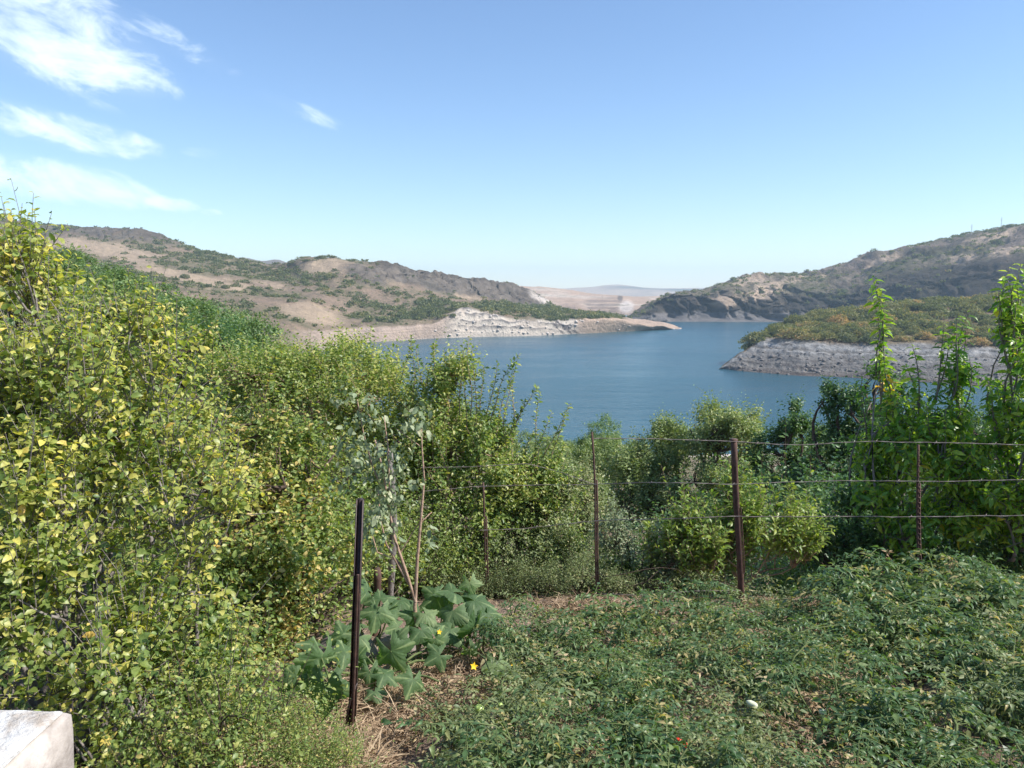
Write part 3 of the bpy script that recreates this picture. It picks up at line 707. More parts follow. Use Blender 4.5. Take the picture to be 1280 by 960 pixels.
def ex(px0, py0, px1, py1, Y, Y1=None, m=5): return (P(px0, py0, Y), P(px1, py1, Y1 or Y), m)


# 1 nearest plum tree, yellowing, left edge
plumA = [B(60, 520, 4.6, .55, .5, .55), B(150, 560, 4.7, .42, .5, .5), B(40, 400, 5.0, .38, .4, .42), B(120, 440, 4.9, .38, .4, .30), B(25, 660, 4.2, .42, .45, .45), B(130, 700, 4.2, .45, .45, .45), B(230, 660, 4.5, .36, .4, .5), B(60, 800, 3.9, .45, .4, .35),
         B(170, 840, 3.9, .42, .4, .40), B(225, 800, 4.2, .28, .35, .45), B(-60, 560, 4.4, .5, .5, .8), B(20, 350, 5.2, .18, .2, .25), B(210, 500, 5.0, .25, .3, .3), B(200, 930, 3.5, .40, .3, .25), B(255, 915, 3.7, .14, .2, .25)]
exA = [ex(15, 420, 14, 262, 5.2), ex(22, 400, 32, 300, 5.2), ex(60, 440, 72, 318, 5.1), ex(110, 470, 128, 345, 5.0), ex(180, 520, 215, 410, 5.0), ex(0, 400, -8, 290, 5.1), ex(40, 380, 50, 300, 5.3), ex(90, 430, 98, 335, 5.1), ex(150, 470, 172, 372, 5.1)]
tree('plum_tree', 'yellowing plum tree filling the left edge, nearest the camera above the white ledge', 'tree', at_ground(60, 4.7), plumA, 2400, 'ovate', M['plum_leaf'], (.18, .42), 10, .056, M['bark_grey'], .036, (.45, .24),
     extra=exA, objs=300, up=.7, branch=.12)
# 2 second plum tree, greener with dry patches
plumB = [B(270, 560, 6.6, .55, .6, .5), B(340, 600, 6.8, .5, .6, .55), B(210, 470, 7.0, .45, .5, .35), B(300, 690, 6.2, .5, .5, .45), B(380, 690, 6.4, .42, .5, .5), B(250, 760, 5.9, .5, .5, .45), B(320, 800, 5.8, .40, .45, .45),
         B(375, 770, 6.1, .24, .4, .30), B(262, 900, 5.0, .28, .4, .35), B(400, 600, 7.0, .4, .5, .4), B(150, 420, 7.6, .45, .5, .3)]
tree('plum_tree', 'green and ochre plum tree behind the yellow one, left of the dark steel post', 'tree', at_ground(290, 6.4), plumB, 2700, 'ovate', M['apple_leaf'], (.16, .38), 10, .055, M['bark'], .06, (.55, .26),
     extra=[ex(215, 450, 232, 385, 7), ex(260, 480, 272, 400, 7.0), ex(330, 500, 345, 440, 7)], up=.6, twig=.5,
     patches=[(P(385, 790, 5.8), .35, .95), (P(300, 640, 6.4), .25, .9), (P(370, 640, 6.6), .22, .92), (P(250, 600, 6.4), .3, .88)])
# 3 apricot trees, mid left
apC = [B(320, 462, 12, .9, .9, .4), B(390, 466, 11.6, .8, .8, .35), B(450, 478, 11, .7, .8, .35), B(520, 510, 10.4, .6, .6, .5), B(500, 550, 10.2, .6, .6, .5), B(545, 560, 10.0, .5, .5, .5), B(330, 500, 11, .9, .9, .55), B(400, 520, 11, .9, .9, .7), B(470, 520, 10.6, .75, .8, .55), B(430, 610, 10, .8, .8, .6), B(360, 620, 10.5, .7, .8, .6), B(500, 600, 10.2, .7, .7, .65), B(400, 700, 9.6, .7, .7, .5), B(480, 700, 9.6, .6, .6, .55),
       B(540, 680, 9.6, .6, .6, .6), B(300, 560, 11, .7, .7, .5)]
tree('apricot_tree', 'broad light green apricot tree left of the lake view, behind the grey leaved sapling', 'tree', at_ground(420, 10.6), apC, 5900, 'dia', M['apricot_leaf'], (.22, .5), 11, .062, M['bark_pink'], .07, (.58, .26),
     extra=[ex(455, 500, 470, 430, 10.6), ex(420, 480, 430, 425, 11), ex(500, 480, 515, 418, 10.6, 10.4), ex(490, 500, 498, 440, 10.6), ex(380, 470, 392, 440, 11), ex(350, 460, 352, 430, 11), ex(530, 500, 545, 425, 10.4), ex(340, 470, 330, 440, 11)], up=.75, twig=.15, droop=.1)
apD = [B(575, 560, 9.8, .50, .6, .42), B(625, 590, 9.6, .38, .5, .35), B(600, 620, 9.6, .6, .6, .45), B(560, 480, 10.2, .32, .4, .22), B(550, 600, 9.8, .5, .6, .5), B(660, 610, 9.6, .32, .4, .25)]
tree('apricot_tree', 'apricot tree with long upright shoots standing against the blue water', 'tree', at_ground(600, 9.9), apD, 1500, 'dia', M['apricot_leaf'], (.2, .42), 11, .066, M['bark_pink'], .05, (.5, .25),
     extra=[ex(588, 520, 587, 420, 9.8), ex(592, 540, 590, 430, 9.7), ex(583, 540, 580, 436, 9.8), ex(640, 560, 648, 446, 9.7), ex(634, 560, 641, 456, 9.7), ex(665, 590, 676, 490, 9.6), ex(690, 610, 708, 512, 9.5), ex(515, 500, 512, 424, 10.2), ex(545, 520, 541, 440, 10.2), ex(575, 520, 574, 440, 9.8), ex(610, 530, 650, 442, 9.7), ex(600, 540, 622, 452, 9.7), ex(630, 560, 672, 482, 9.6), ex(620, 550, 640, 470, 9.6), ex(660, 600, 712, 505, 9.5), ex(655, 590, 690, 515, 9.5),
            ex(650, 600, 668, 540, 9.5), ex(540, 500, 543, 430, 10.2), ex(530, 500, 520, 432, 10.2), ex(560, 500, 558, 440, 10), ex(690, 600, 706, 555, 9.5), ex(600, 520, 604, 458, 9.7), ex(640, 560, 655, 500, 9.6)], up=.8, twig=.3, droop=.05)
tree('apricot_tree', 'small airy fruit tree just left of the double rod post, below the lake', 'tree', at_ground(680, 9.8), [B(665, 600, 9.6, .34, .4, .28), B(700, 640, 9.5, .30, .4, .30), B(655, 660, 9.5, .34, .4, .3), B(690, 690, 9.3, .34, .3, .25), B(630, 640, 9.5, .3, .4, .3)],
     900, 'dia', M['apricot_leaf'], (.18, .36), 10, .060, M['bark_pink'], .035, (.45, .25), extra=[ex(680, 620, 697, 560, 9.5), ex(700, 640, 728, 585, 9.5), ex(660, 610, 672, 545, 9.5), ex(710, 660, 735, 615, 9.4), ex(640, 600, 645, 540, 9.5)], up=.8, droop=.05, twig=.2)
# 4 dusty shrubs behind the fence
tree('bush', 'dusty grey green bush behind the two thin fence posts', 'bush', at_ground(650, 9.4), [B(640, 680, 9.3, .55, .4, .55), B(690, 650, 9.4, .42, .4, .5), B(600, 690, 9.3, .4, .4, .45), B(700, 710, 9, .4, .3, .35), B(560, 720, 9, .4, .3, .3), B(640, 740, 8.9, .5, .3, .2)],
     1700, 'dia', M['dusty_leaf'], (.12, .3), 8, .04, M['bark'], .03, (.40, .25), twig=.05)
tree('bush', 'pale dusty bush with dried seed heads beside the stony shore', 'bush', at_ground(690, 11.5), [B(690, 590, 11.5, .55, .5, .28), B(660, 610, 11.5, .4, .4, .3), B(720, 620, 11.3, .35, .4, .4), B(700, 660, 11, .5, .4, .4), B(735, 640, 11, .3, .4, .4)],
     1200, 'dia', M['dusty_leaf'], (.12, .3), 8, .045, M['bark'], .03, (.60, .25), twig=.05)
tree('bush', 'grey leaved bush between the double rod post and the thick rusty post', 'bush', at_ground(800, 9.0), [B(800, 690, 9, .35, .3, .32), B(770, 670, 9.2, .22, .3, .35), B(830, 710, 8.8, .3, .3, .2), B(765, 725, 8.7, .25, .3, .15)],
     520, 'dia', M['grey_leaf'], (.12, .3), 8, .045, M['bark'], .02, (.35, .25), twig=.3)
# peach shoots right behind the fence
pe = [B(960, 680, 8.9, .45, .35, .38), B(900, 690, 8.8, .38, .35, .36), B(1000, 700, 9.0, .2, .3, .33), B(860, 700, 8.7, .3, .3, .3), B(930, 640, 8.9, .2, .2, .22)]
tree('peach_bush', 'young peach bush with narrow bright leaves around the thick rusty post', 'bush', at_ground(940, 8.9), pe, 760, 'long', M['peach_leaf'], (.25, .5), 12, .090, M['bark_pink'], .02, (.65, .25),
     extra=[ex(955, 680, 950, 598, 8.8), ex(905, 680, 888, 615, 8.8), ex(930, 690, 925, 612, 8.8), ex(985, 690, 990, 600, 9, None), ex(975, 680, 968, 612, 9), ex(870, 700, 850, 635, 8.7), ex(1005, 700, 1015, 640, 9), ex(840, 710, 835, 650, 8.7), ex(1010, 700, 1000, 625, 9), ex(940, 690, 940, 590, 8.9), ex(915, 700, 905, 600, 8.9), ex(890, 700, 868, 610, 8.9), ex(960, 700, 978, 592, 9), ex(820, 720, 812, 655, 8.8), ex(990, 700, 1008, 612, 9)],
     up=1.0, spread=.35, droop=-.1, lean=.9)
# olive green trees down the slope
ol1 = [B(800, 590, 27, 1.5, 1.4, 1.1), B(770, 570, 27, .9, 1, .8), B(840, 570, 27, 1.3, 1.3, 1.0), B(860, 610, 26, 1.6, 1.4, 1.1), B(780, 630, 26, 1.6, 1.4, 1.2), B(830, 650, 25, 1.6, 1.4, 1.2)]
tree('almond_tree', 'greyish green bushy tree against the water, right of the double rod post', 'tree', at_ground(815, 27), ol1, 2600, 'dia', M['olive_leaf'], (.3, .7), 9, .12, M['bark'], .12, (.4, .25), twig=.1)
ol2 = [B(910, 540, 25, 1.0, 1.2, .8), B(890, 575, 25, 1.3, 1.2, 1.0), B(930, 590, 25, .9, 1, 1.0), B(900, 640, 24, 1.5, 1.3, 1.1), B(870, 540, 26, .6, .8, .5)]
tree('almond_tree', 'tall pale olive green tree behind the thick rusty fence post', 'tree', at_ground(905, 25), ol2, 2400, 'dia', M['olive_leaf'], (.3, .7), 9, .11, M['bark'], .12, (.5, .25), twig=.1)
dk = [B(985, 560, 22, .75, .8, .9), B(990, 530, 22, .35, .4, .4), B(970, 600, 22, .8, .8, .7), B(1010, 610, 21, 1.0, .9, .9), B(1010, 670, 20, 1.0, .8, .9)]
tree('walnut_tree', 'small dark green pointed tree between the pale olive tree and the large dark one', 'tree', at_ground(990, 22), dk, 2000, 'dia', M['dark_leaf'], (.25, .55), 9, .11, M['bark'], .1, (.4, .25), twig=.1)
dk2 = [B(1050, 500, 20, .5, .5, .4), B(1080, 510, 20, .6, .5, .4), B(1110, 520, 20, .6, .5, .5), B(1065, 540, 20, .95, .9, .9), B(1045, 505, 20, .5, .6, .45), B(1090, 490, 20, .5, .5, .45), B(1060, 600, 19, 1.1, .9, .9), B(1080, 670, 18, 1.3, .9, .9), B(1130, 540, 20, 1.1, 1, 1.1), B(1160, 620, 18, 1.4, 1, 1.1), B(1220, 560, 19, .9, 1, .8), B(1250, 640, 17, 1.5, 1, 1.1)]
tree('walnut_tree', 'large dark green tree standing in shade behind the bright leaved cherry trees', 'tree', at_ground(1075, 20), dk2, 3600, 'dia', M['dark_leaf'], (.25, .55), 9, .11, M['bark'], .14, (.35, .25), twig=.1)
# cherry trees on the right with hanging leaves
ch1 = [B(1120, 560, 9.6, .42, .45, .50), B(1165, 530, 9.5, .24, .35, .26), B(1170, 580, 9.2, .42, .4, .45), B(1110, 620, 9.4, .40, .4, .35), B(1092, 500, 9.8, .08, .15, .25), B(1195, 465, 9.5, .10, .2, .22), B(1190, 640, 9.0, .4, .4, .3), B(1130, 670, 9, .4, .35, .25)]
tree('cherry_tree', 'cherry tree with long drooping leaves and one tall shoot, behind the rightmost fence post', 'tree', at_ground(1135, 9.6), ch1, 760, 'long', M['cherry_leaf'], (.18, .36), 9, .125, M['bark_grey'], .045, (.6, .24),
     extra=[ex(1100, 520, 1090, 345, 9.8), ex(1095, 470, 1094, 348, 9.8), ex(1120, 500, 1104, 440, 9.7), ex(1195, 500, 1212, 390, 9.4), ex(1180, 520, 1196, 396, 9.4), ex(1150, 520, 1140, 430, 9.5), ex(1170, 500, 1180, 405, 9.4), ex(1085, 560, 1078, 470, 9.8), ex(1200, 540, 1204, 430, 9.4)],
     up=.55, spread=.45, droop=.35, lean=.2, objs=220, tw_r=.006, patches=[(P(1103, 484, 9.8), .10, 1.0), (P(1132, 485, 9.7), .07, 1.0), (P(1190, 560, 9.3), .2, .9)])
ch2 = [B(1275, 560, 8.8, .42, .4, .55), B(1268, 440, 9, .16, .25, .45), B(1300, 500, 8.8, .35, .4, .6), B(1240, 610, 8.8, .30, .35, .35), B(1280, 660, 8.4, .4, .35, .3), B(1330, 600, 8.6, .5, .4, .6)]
tree('cherry_tree', 'cherry tree with yellow green drooping leaves cut by the right edge of the picture', 'tree', at_ground(1278, 8.9), ch2, 640, 'long', M['cherry_leaf'], (.18, .38), 9, .125, M['bark_grey'], .045, (.65, .24),
     extra=[ex(1266, 500, 1262, 335, 9), ex(1275, 470, 1276, 330, 9), ex(1262, 460, 1248, 365, 9.0), ex(1285, 450, 1290, 340, 9), ex(1250, 560, 1232, 470, 8.9), ex(1268, 420, 1256, 345, 9)], up=.55, spread=.45, droop=.35, lean=.2, objs=180, tw_r=.006)
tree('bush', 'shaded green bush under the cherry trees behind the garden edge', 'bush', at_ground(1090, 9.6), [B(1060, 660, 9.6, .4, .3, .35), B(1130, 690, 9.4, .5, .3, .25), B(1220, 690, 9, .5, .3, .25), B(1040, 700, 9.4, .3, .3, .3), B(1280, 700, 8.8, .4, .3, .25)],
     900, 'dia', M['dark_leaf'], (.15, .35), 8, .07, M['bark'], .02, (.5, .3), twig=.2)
tree('bush', 'low weedy bush at the foot of the fence between the thin posts', 'bush', at_ground(720, 8.6), [B(720, 735, 8.5, .5, .2, .12), B(800, 735, 8.5, .4, .2, .12), B(640, 745, 8.5, .4, .2, .12), B(900, 735, 8.4, .4, .2, .1)],
     420, 'slim', M['dusty_leaf'], (.1, .25), 8, .05, M['bark'], .01, (.35, .25), twig=.3)
# the grey leaved sapling with pinkish stems
sb_ = at_ground(523, 5.5)
T = Tubes(); root = empty('sapling', sb_, 'young sapling with pinkish stems and drooping grey green leaves right of the dark steel post', 'sapling')
W = lambda px, py, Y=5.5: P(px, py, Y) - sb_
paths = [([W(523, 812), W(519, 760), W(521, 700), W(526, 640), W(529, 600), W(528, 560), W(527, 530)], (.017, .003)), ([W(520, 752), W(508, 715), W(494, 670), W(486, 630), W(478, 585), W(470, 550)], (.013, .005)),
         ([W(519, 745), W(500, 712), W(482, 680), W(478, 650), W(473, 612)], (.010, .004)), ([W(512, 725), W(497, 700), W(470, 690), W(462, 655)], (.008, .003)), ([W(486, 630), W(464, 580), W(455, 540), W(448, 500)], (.006, .003)), ([W(487, 625), W(485, 560), W(480, 520)], (.007, .003)),
         ([W(500, 690), W(520, 660), W(540, 640)], (.005, .003)), ([W(527, 560), W(512, 548), W(495, 535)], (.004, .002))]
for pts_, rr in paths: T.add(np.array(pts_) + rng.normal(size=(len(pts_), 3)) * .004, np.linspace(rr[0], rr[1], len(pts_)), 8, .5)
obj('stem', T.mesh('stem', M['bark_pink']), root)
bl = [(W(470, 560), (.16, .2, .22)), (W(450, 520), (.12, .15, .18)), (W(485, 600), (.16, .2, .2)), (W(455, 600), (.14, .2, .2)), (W(510, 530), (.10, .1, .1)), (W(540, 650), (.08, .1, .1)), (W(480, 650), (.18, .2, .14)), (W(525, 530), (.05, .1, .16)), (W(440, 560), (.1, .1, .15))]
s0, od, _ = sample_blobs(bl, 230, .5); pts_, tg = grow_shoots(s0, od, .10 + .12 * rng.random(230), 4, .3, .5, .5)
pos, d_, nm, sz = shoot_leaves(pts_, tg, .058, .2, .35, .6, .9)
tn = np.clip(.35 + .28 * rng.normal(size=len(pos)), 0, 1)
keep = leaf_objects(root, 'ovate', M['grey_leaf'], pos, d_, nm, sz, tn, 220)
tag(obj('foliage', leaves_mesh('sapling_leaves', 'ovate', pos[keep], d_[keep], nm[keep], sz[keep], tn[keep], M['grey_leaf']), root), kind='stuff')

# ------------------------------------------------------------------ trees down the slope (shared meshes)
def crown_variant(seed, hgt, wid, nsh, leafsize, mat, tint, k=8):
    bl = []; nb = 9
    for i in range(nb):
        a = rng.random() * 6.28; q = rng.random() ** .6
        bl.append((np.array([math.cos(a) * q * wid * .33, math.sin(a) * q * wid * .33, hgt * (.28 + .5 * rng.random())]), np.array([wid * .26, wid * .26, hgt * .22]) * (.7 + .5 * rng.random())))
    s0, od, _ = sample_blobs(bl, nsh, .38); pts, tg = grow_shoots(s0, od, (.05 + .07 * rng.random(nsh)) * hgt, k, .5, .8, .1)
    pos, d, nm, sz = shoot_leaves(pts, tg, leafsize)
    tn = np.clip(tint + .2 * rng.normal(size=len(pos)) + .25 * fbm(pos * .9, 2, seed), 0, .97)
    T = Tubes(); T.add(curve((0, 0, -.4), (0, 0, hgt * .35), 6, .04), (hgt * .022, hgt * .014), 7)
    for b in bl: T.add(curve((0, 0, hgt * .3), b[0], 6, .08), (hgt * .010, hgt * .003), 5)
    return T.mesh('trunk', M['bark']), leaves_mesh('crown', 'dia', pos, d, nm, sz, tn, mat)


VAR = {'oak': [crown_variant(700 + i, 6, 6.5, 1500, .20, M['oak_leaf'], .42) for i in range(3)], 'olive': [crown_variant(720 + i, 5.5, 6, 1300, .19, M['olive_leaf'], .4) for i in range(2)], 'dark': [crown_variant(740 + i, 6, 5.5, 1400, .19, M['dark_leaf'], .4) for i in range(2)]}


def place_tree(kind, px, Y, s, label, group=None, name='slope_tree', dz=0):
    b = at_ground(px, Y); r = empty(name, b + np.array([0, 0, dz]), label, 'tree', group); tr_, cr_ = random.choice(VAR[kind])
    r.rotation_euler = (0, 0, random.random() * 6.28); r.scale = (s, s, s * random.uniform(.9, 1.15))
    obj('trunk', tr_, r); obj('crown', cr_, r); return r


for args in [('oak', 245, 82, 1.15), ('oak', 290, 95, 1.25), ('oak', 335, 84, 1.1), ('dark', 262, 62, 1.0), ('oak', 310, 66, 1.0), ('oak', 215, 110, 1.2), ('oak', 345, 110, 1.15), ('oak', 380, 90, 1.05), ('olive', 395, 70, .9), ('dark', 255, 48, .85), ('oak', 360, 60, .85),
             ('oak', 180, 90, 1.2), ('oak', 225, 58, 1.0), ('oak', 130, 100, 1.2), ('oak', 80, 120, 1.2), ('dark', 270, 125, 1.1), ('oak', 310, 130, 1.2), ('oak', 170, 140, 1.2), ('oak', 225, 150, 1.2), ('olive', 400, 120, 1.0), ('oak', 300, 48, .75), ('olive', 345, 40, .65),
             ('oak', 200, 74, 1.1), ('oak', 140, 72, 1.1), ('oak', 90, 86, 1.1)]:
    args = (args[0], args[1], args[2], args[3] * (1.3 if args[1] < 290 else 1.6))
    place_tree(*args, 'rounded dark green oak in the thicket covering the left slope below the bare hills', 'oaks crowding the left slope')
for args in [('olive', 60, 180, 1.0), ('oak', 110, 190, 1.0), ('olive', 150, 200, .9), ('oak', 95, 240, 1.0), ('olive', 130, 170, .85), ('oak', 190, 210, .9), ('olive', 235, 215, .8), ('oak', 275, 190, .9), ('oak', 325, 200, .9), ('dark', 355, 175, .8), ('olive', 30, 220, 1.1), ('oak', 210, 260, .9),
             ('olive', 70, 280, 1.0), ('oak', 150, 290, .9), ('oak', 250, 300, .85), ('dark', 300, 250, .8), ('dark', 340, 260, .75), ('olive', 180, 330, .8), ('oak', 20, 300, 1.1), ('oak', 115, 340, .9)]:
    place_tree(*args, 'grey green tree scattered up the left hillside beyond the oak thicket', 'scattered trees higher up the left slope')
for px, Y, s in [(705, 24, .36), (738, 21, .34), (722, 34, .5), (765, 34, .55), (680, 30, .45), (700, 45, .6), (800, 38, .55), (650, 26, .4)]:
    place_tree('olive', px, Y, s, 'small olive green tree low behind the double rod post, below the water', 'small trees below the water')
for px, Y, s in [(-40, 16, .42), (20, 19, .5), (80, 17, .42), (120, 24, .6), (170, 20, .45), (210, 26, .55), (50, 30, .7), (150, 33, .7), (240, 30, .6), (280, 26, .5), (330, 25, .45), (380, 24, .42), (-20, 40, .9), (100, 45, .9), (200, 45, .85)]:
    place_tree('olive', px, Y, s, 'small grey green fruit tree on the left slope just behind the plum trees', 'small trees behind the plum trees')
place_tree('olive', 575, 46, .85, 'rounded brownish green tree showing behind the apricot shoots at the water line')
place_tree('olive', 545, 55, .9, 'low olive green tree half hidden behind the apricot crown')
for args in [('olive', 640, 60, .7), ('olive', 700, 75, .6), ('oak', 760, 60, .8), ('oak', 850, 70, .75), ('dark', 940, 60, .8), ('oak', 1030, 50, .8), ('dark', 1120, 45, .9), ('oak', 1200, 50, .8), ('dark', 1270, 40, .9), ('oak', 1150, 80, .9), ('oak', 1260, 75, .9)]:
    place_tree(*args, 'green tree on the lower slope, mostly hidden behind the trees at the fence', 'trees low on the slope towards the shore')

# ------------------------------------------------------------------ undergrowth on the bank and below the plum trees
def weed_variant(seed, h, wd, nsh, leaf, size, mat, tint, k=7, up=.9):
    bl = [(np.array([rng.normal() * wd * .3, rng.normal() * wd * .3, h * (.2 + .4 * rng.random())]), np.array([wd * .35, wd * .35, h * .3])) for _ in range(6)]
    s0, od, _ = sample_blobs(bl, nsh, .5); pts, tg = grow_shoots(s0, od, (.25 + .3 * rng.random(nsh)) * h, k, up, .5, .05); pos, d, nm, sz = shoot_leaves(pts, tg, size)
    T = Tubes(); T.add(curve((0, 0, -.05), (0, 0, h * .3), 4, .05), (.02, .012), 6)
    for b in bl: T.add(curve((0, 0, h * .1), b[0] + [0, 0, h * .2], 6, .12), (.010, .004), 5)
    for q in range(0, nsh, 7): T.add(np.concatenate([s0[q][None], pts[q][[3, k - 1]]]), (.004, .0015), 3)
    tn = np.clip(tint + .22 * rng.normal(size=len(pos)) + .2 * fbm(pos * 2, 2, seed), 0, .97)
    return T.mesh('stems', M['bark']), leaves_mesh('foliage', leaf, pos, d, nm, sz, tn, mat, .4 + 1.5 * rng.random(len(pos)))


WD = {'dusty': [weed_variant(810 + i, 1.0, 1.0, 330, 'dia', .055, M['dusty_leaf'], .35) for i in range(2)], 'apricot': [weed_variant(820 + i, 1.3, 1.2, 330, 'dia', .055, M['apricot_leaf'], .4) for i in range(2)],
      'apple': [weed_variant(830 + i, 1.2, 1.1, 300, 'ovate', .05, M['apple_leaf'], .45) for i in range(2)], 'dark': [weed_variant(840 + i, 1.4, 1.4, 330, 'dia', .08, M['dark_leaf'], .4) for i in range(2)], 'peach': [weed_variant(850 + i, 1.1, .9, 190, 'long', .08, M['peach_leaf'], .45, 8, 1.4) for i in range(2)]}


def weed(kind, px, Y, s, lb, gp):
    r = empty('bush', at_ground(px, Y), lb, 'bush', gp); st_, fo_ = random.choice(WD[kind]); r.rotation_euler = (0, 0, random.random() * 6.28); r.scale = (s, s, s * random.uniform(.85, 1.15)); obj('stem', st_, r)['kind'] = 'stuff'; obj('foliage', fo_, r)['kind'] = 'stuff'


for px, Y, s in [(560, 8.5, .42), (590, 8.55, .38), (625, 8.5, .36), (655, 8.5, .40), (690, 8.45, .34), (722, 8.5, .42), (770, 8.45, .34), (565, 9.3, .9), (600, 9.5, .9), (640, 9.2, .8), (675, 9.3, .85), (715, 9.2, .85), (760, 9.4, .8), (600, 10.5, 1.1), (660, 10.8, 1.1), (700, 11, 1.1), (740, 12, 1.2), (780, 10.6, 1.0), (830, 10.4, 1), (620, 12, 1.3), (560, 12, 1.3)]:
    s = s * 1.0
    weed('dusty', px, Y, s, 'dusty grey green shrub in the hedge behind the thin fence posts', 'dusty shrubs behind the fence')
for px, Y, s in [(480, 9.0, 1.0), (520, 9.2, 1.0), (550, 8.9, .8), (440, 8.6, 1.0), (400, 8.2, 1.0), (450, 10.5, 1.3), (500, 11, 1.4), (370, 9.5, 1.2), (330, 9, 1.2), (580, 10.4, 1.1), (540, 10.5, 1.2), (420, 12, 1.6), (350, 13, 1.8), (300, 12, 1.7), (480, 7.9, .7), (400, 7.3, .7)]:
    weed('apricot', px, Y, s, 'light green low growth filling the hedge under the apricot trees', 'growth under the apricot trees')
for px, Y, s in [(30, 4.3, 1.1), (90, 4.0, .9), (150, 3.7, .8), (205, 3.9, .5), (200, 4.3, .6), (120, 4.6, 1.1), (200, 4.8, 1.0), (245, 5.2, .55), (60, 5.2, 1.3), (260, 5.8, 1.0), (150, 6, 1.4), (230, 6.8, 1.4), (310, 7, 1.3), (380, 6.6, 1.0), (180, 3.2, .55), (130, 2.9, .45), (250, 3.4, .30), (0, 3.6, .9), (250, 3.4, .55), (-30, 6.5, 1.6), (100, 7.5, 1.7), (210, 9, 1.9), (20, 8.5, 1.5), (60, 9.5, 1.5), (130, 10, 1.5), (180, 11, 1.6)]:
    weed('apple', px, Y, s, 'leafy green sucker growth at the foot of the plum trees', 'suckers under the plum trees')
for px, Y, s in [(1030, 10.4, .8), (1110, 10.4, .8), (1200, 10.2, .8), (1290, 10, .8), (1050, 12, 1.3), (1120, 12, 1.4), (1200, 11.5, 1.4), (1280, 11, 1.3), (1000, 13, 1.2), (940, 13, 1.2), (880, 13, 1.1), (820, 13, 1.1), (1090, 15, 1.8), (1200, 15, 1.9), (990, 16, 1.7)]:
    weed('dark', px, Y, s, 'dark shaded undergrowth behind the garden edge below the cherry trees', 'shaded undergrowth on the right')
for px, Y, s in [(835, 9.0, .7), (880, 9.1, .8), (1000, 9.3, .8), (960, 9.9, 1.1), (790, 9.0, .6)]:
    weed('peach', px, Y, s, 'narrow leaved peach sucker beside the thick rusty fence post', 'peach suckers behind the fence')

for px, Y, s in [(330, 3.35, .30), (365, 3.45, .26), (395, 3.3, .24), (345, 3.8, .26), (300, 3.7, .3), (380, 3.15, .24)]:
    weed('apple', px, Y, s, 'small leafy weed in the shade at the bottom edge left of the steel post', 'weeds left of the steel post')

# ------------------------------------------------------------------ scrub on the hills
def shrub_mesh(n, size, seed, tint, lean_=0.0):
    u = norm(rng.normal(size=(n, 3))); u[:, 2] = np.abs(u[:, 2]) * .95 - .05
    lump = 1 + .30 * vnoise(u * 2.1 + seed, 3)
    r = (rng.random(n) ** .28)[:, None] * lump[:, None]
    pos = u * r * np.array([1, 1, .8]) + np.array([0, 0, .12])
    d = norm(rng.normal(size=(n, 3)) + u * .6); nm = norm(u * .8 + rng.normal(size=(n, 3)) * .45 + np.array([0, 0, .4]))
    return pos, d, nm, size * (.7 + .6 * rng.random(n)), np.clip(tint + .16 * rng.normal(size=n) + .18 * vnoise(pos * 2.2, seed), 0, 1)


shr_near = [leaves_mesh('scrub_oak', 'dia', *(lambda a: (a[0], a[1], a[2], a[3]))(s), s[4], M['scrub_leaf']) for s in [shrub_mesh(1000, .17, 10 + i, ti) for i, ti in enumerate([.2, .3, .42, .55, .72, .85])]]
shr_far = [shrub_mesh(75, .48, 50 + i, ti) for i, ti in enumerate([.12, .2, .3, .4, .6])]
cand = []


def scatter(D, n, dens, smin, smax, kind):
    G = D['G']; h, wd = G.shape[:2]
    e1 = G[1:, :-1] - G[:-1, :-1]; e2 = G[:-1, 1:] - G[:-1, :-1]
    area = np.linalg.norm(np.cross(e1, e2), axis=2); wgt = (area * dens[:-1, :-1]).ravel()
    idx = rng.choice(len(wgt), n, p=wgt / wgt.sum()); i, j = np.divmod(idx, wd - 1); a = rng.random((n, 1)); b = rng.random((n, 1))
    p = G[i, j] + e1[i, j] * a + e2[i, j] * b; s = smin + (smax - smin) * rng.random(n) ** 2.2
    for q in range(n): cand.append((p[q], s[q], kind, D['px'][i[q], j[q]], D['py'][i[q], j[q]]))


# left hills: thick in the gullies and on the lower flanks, thin on the sandy slopes
L_ = LH; pxg, pyg = L_['px'], L_['py']
den = np.clip(.65 + 1.5 * L_['n'], .12, 1.6) * (1 - .95 * L_['sand']) * (1 - .93 * L_['cliff']) * ss(L_['row'], 1.02, 1.12) * (1 - ss(L_['row'], 5.0, 5.1)) * (1 - ss(pxg, 772, 780))
den *= 1 + 2.5 * ell(pxg, pyg, 480, 385, 80, 18, 5) + 6 * ell(pxg, pyg, 690, 393, 90, 8, 5) + 1.5 * ell(pxg, pyg, 300, 330, 130, 12, 10) + 1.2 * ell(pxg, pyg, 540, 390, 24, 18)
den *= 1 - .85 * ell(pxg, pyg, 410, 333, 34, 8)
scatter(LH, 6800, den, 1.5, 5.4, 'left')
crest = ss(L_['row'], 4.88, 4.95) * (1 - ss(L_['row'], 5.0, 5.03)) * (1 - ss(pxg, 660, 670)); scatter(LH, 190, crest, 1.3, 4.0, 'left')
den = np.clip(.45 + 1.2 * RH['n'], .05, 1.3) * (1 - .9 * np.clip(RH['dark'], 0, 1)) * ss(RH['row'], .5, .8) * (1 - ss(RH['row'], 3.0, 3.05)); scatter(RH, 1300, den, 1.6, 4.8, 'right')
crest = ss(RH['row'], 2.9, 2.96) * (1 - ss(RH['row'], 3.0, 3.03)) * ss(RH['px'], 830, 860); scatter(RH, 200, crest, 1.4, 4.2, 'right')
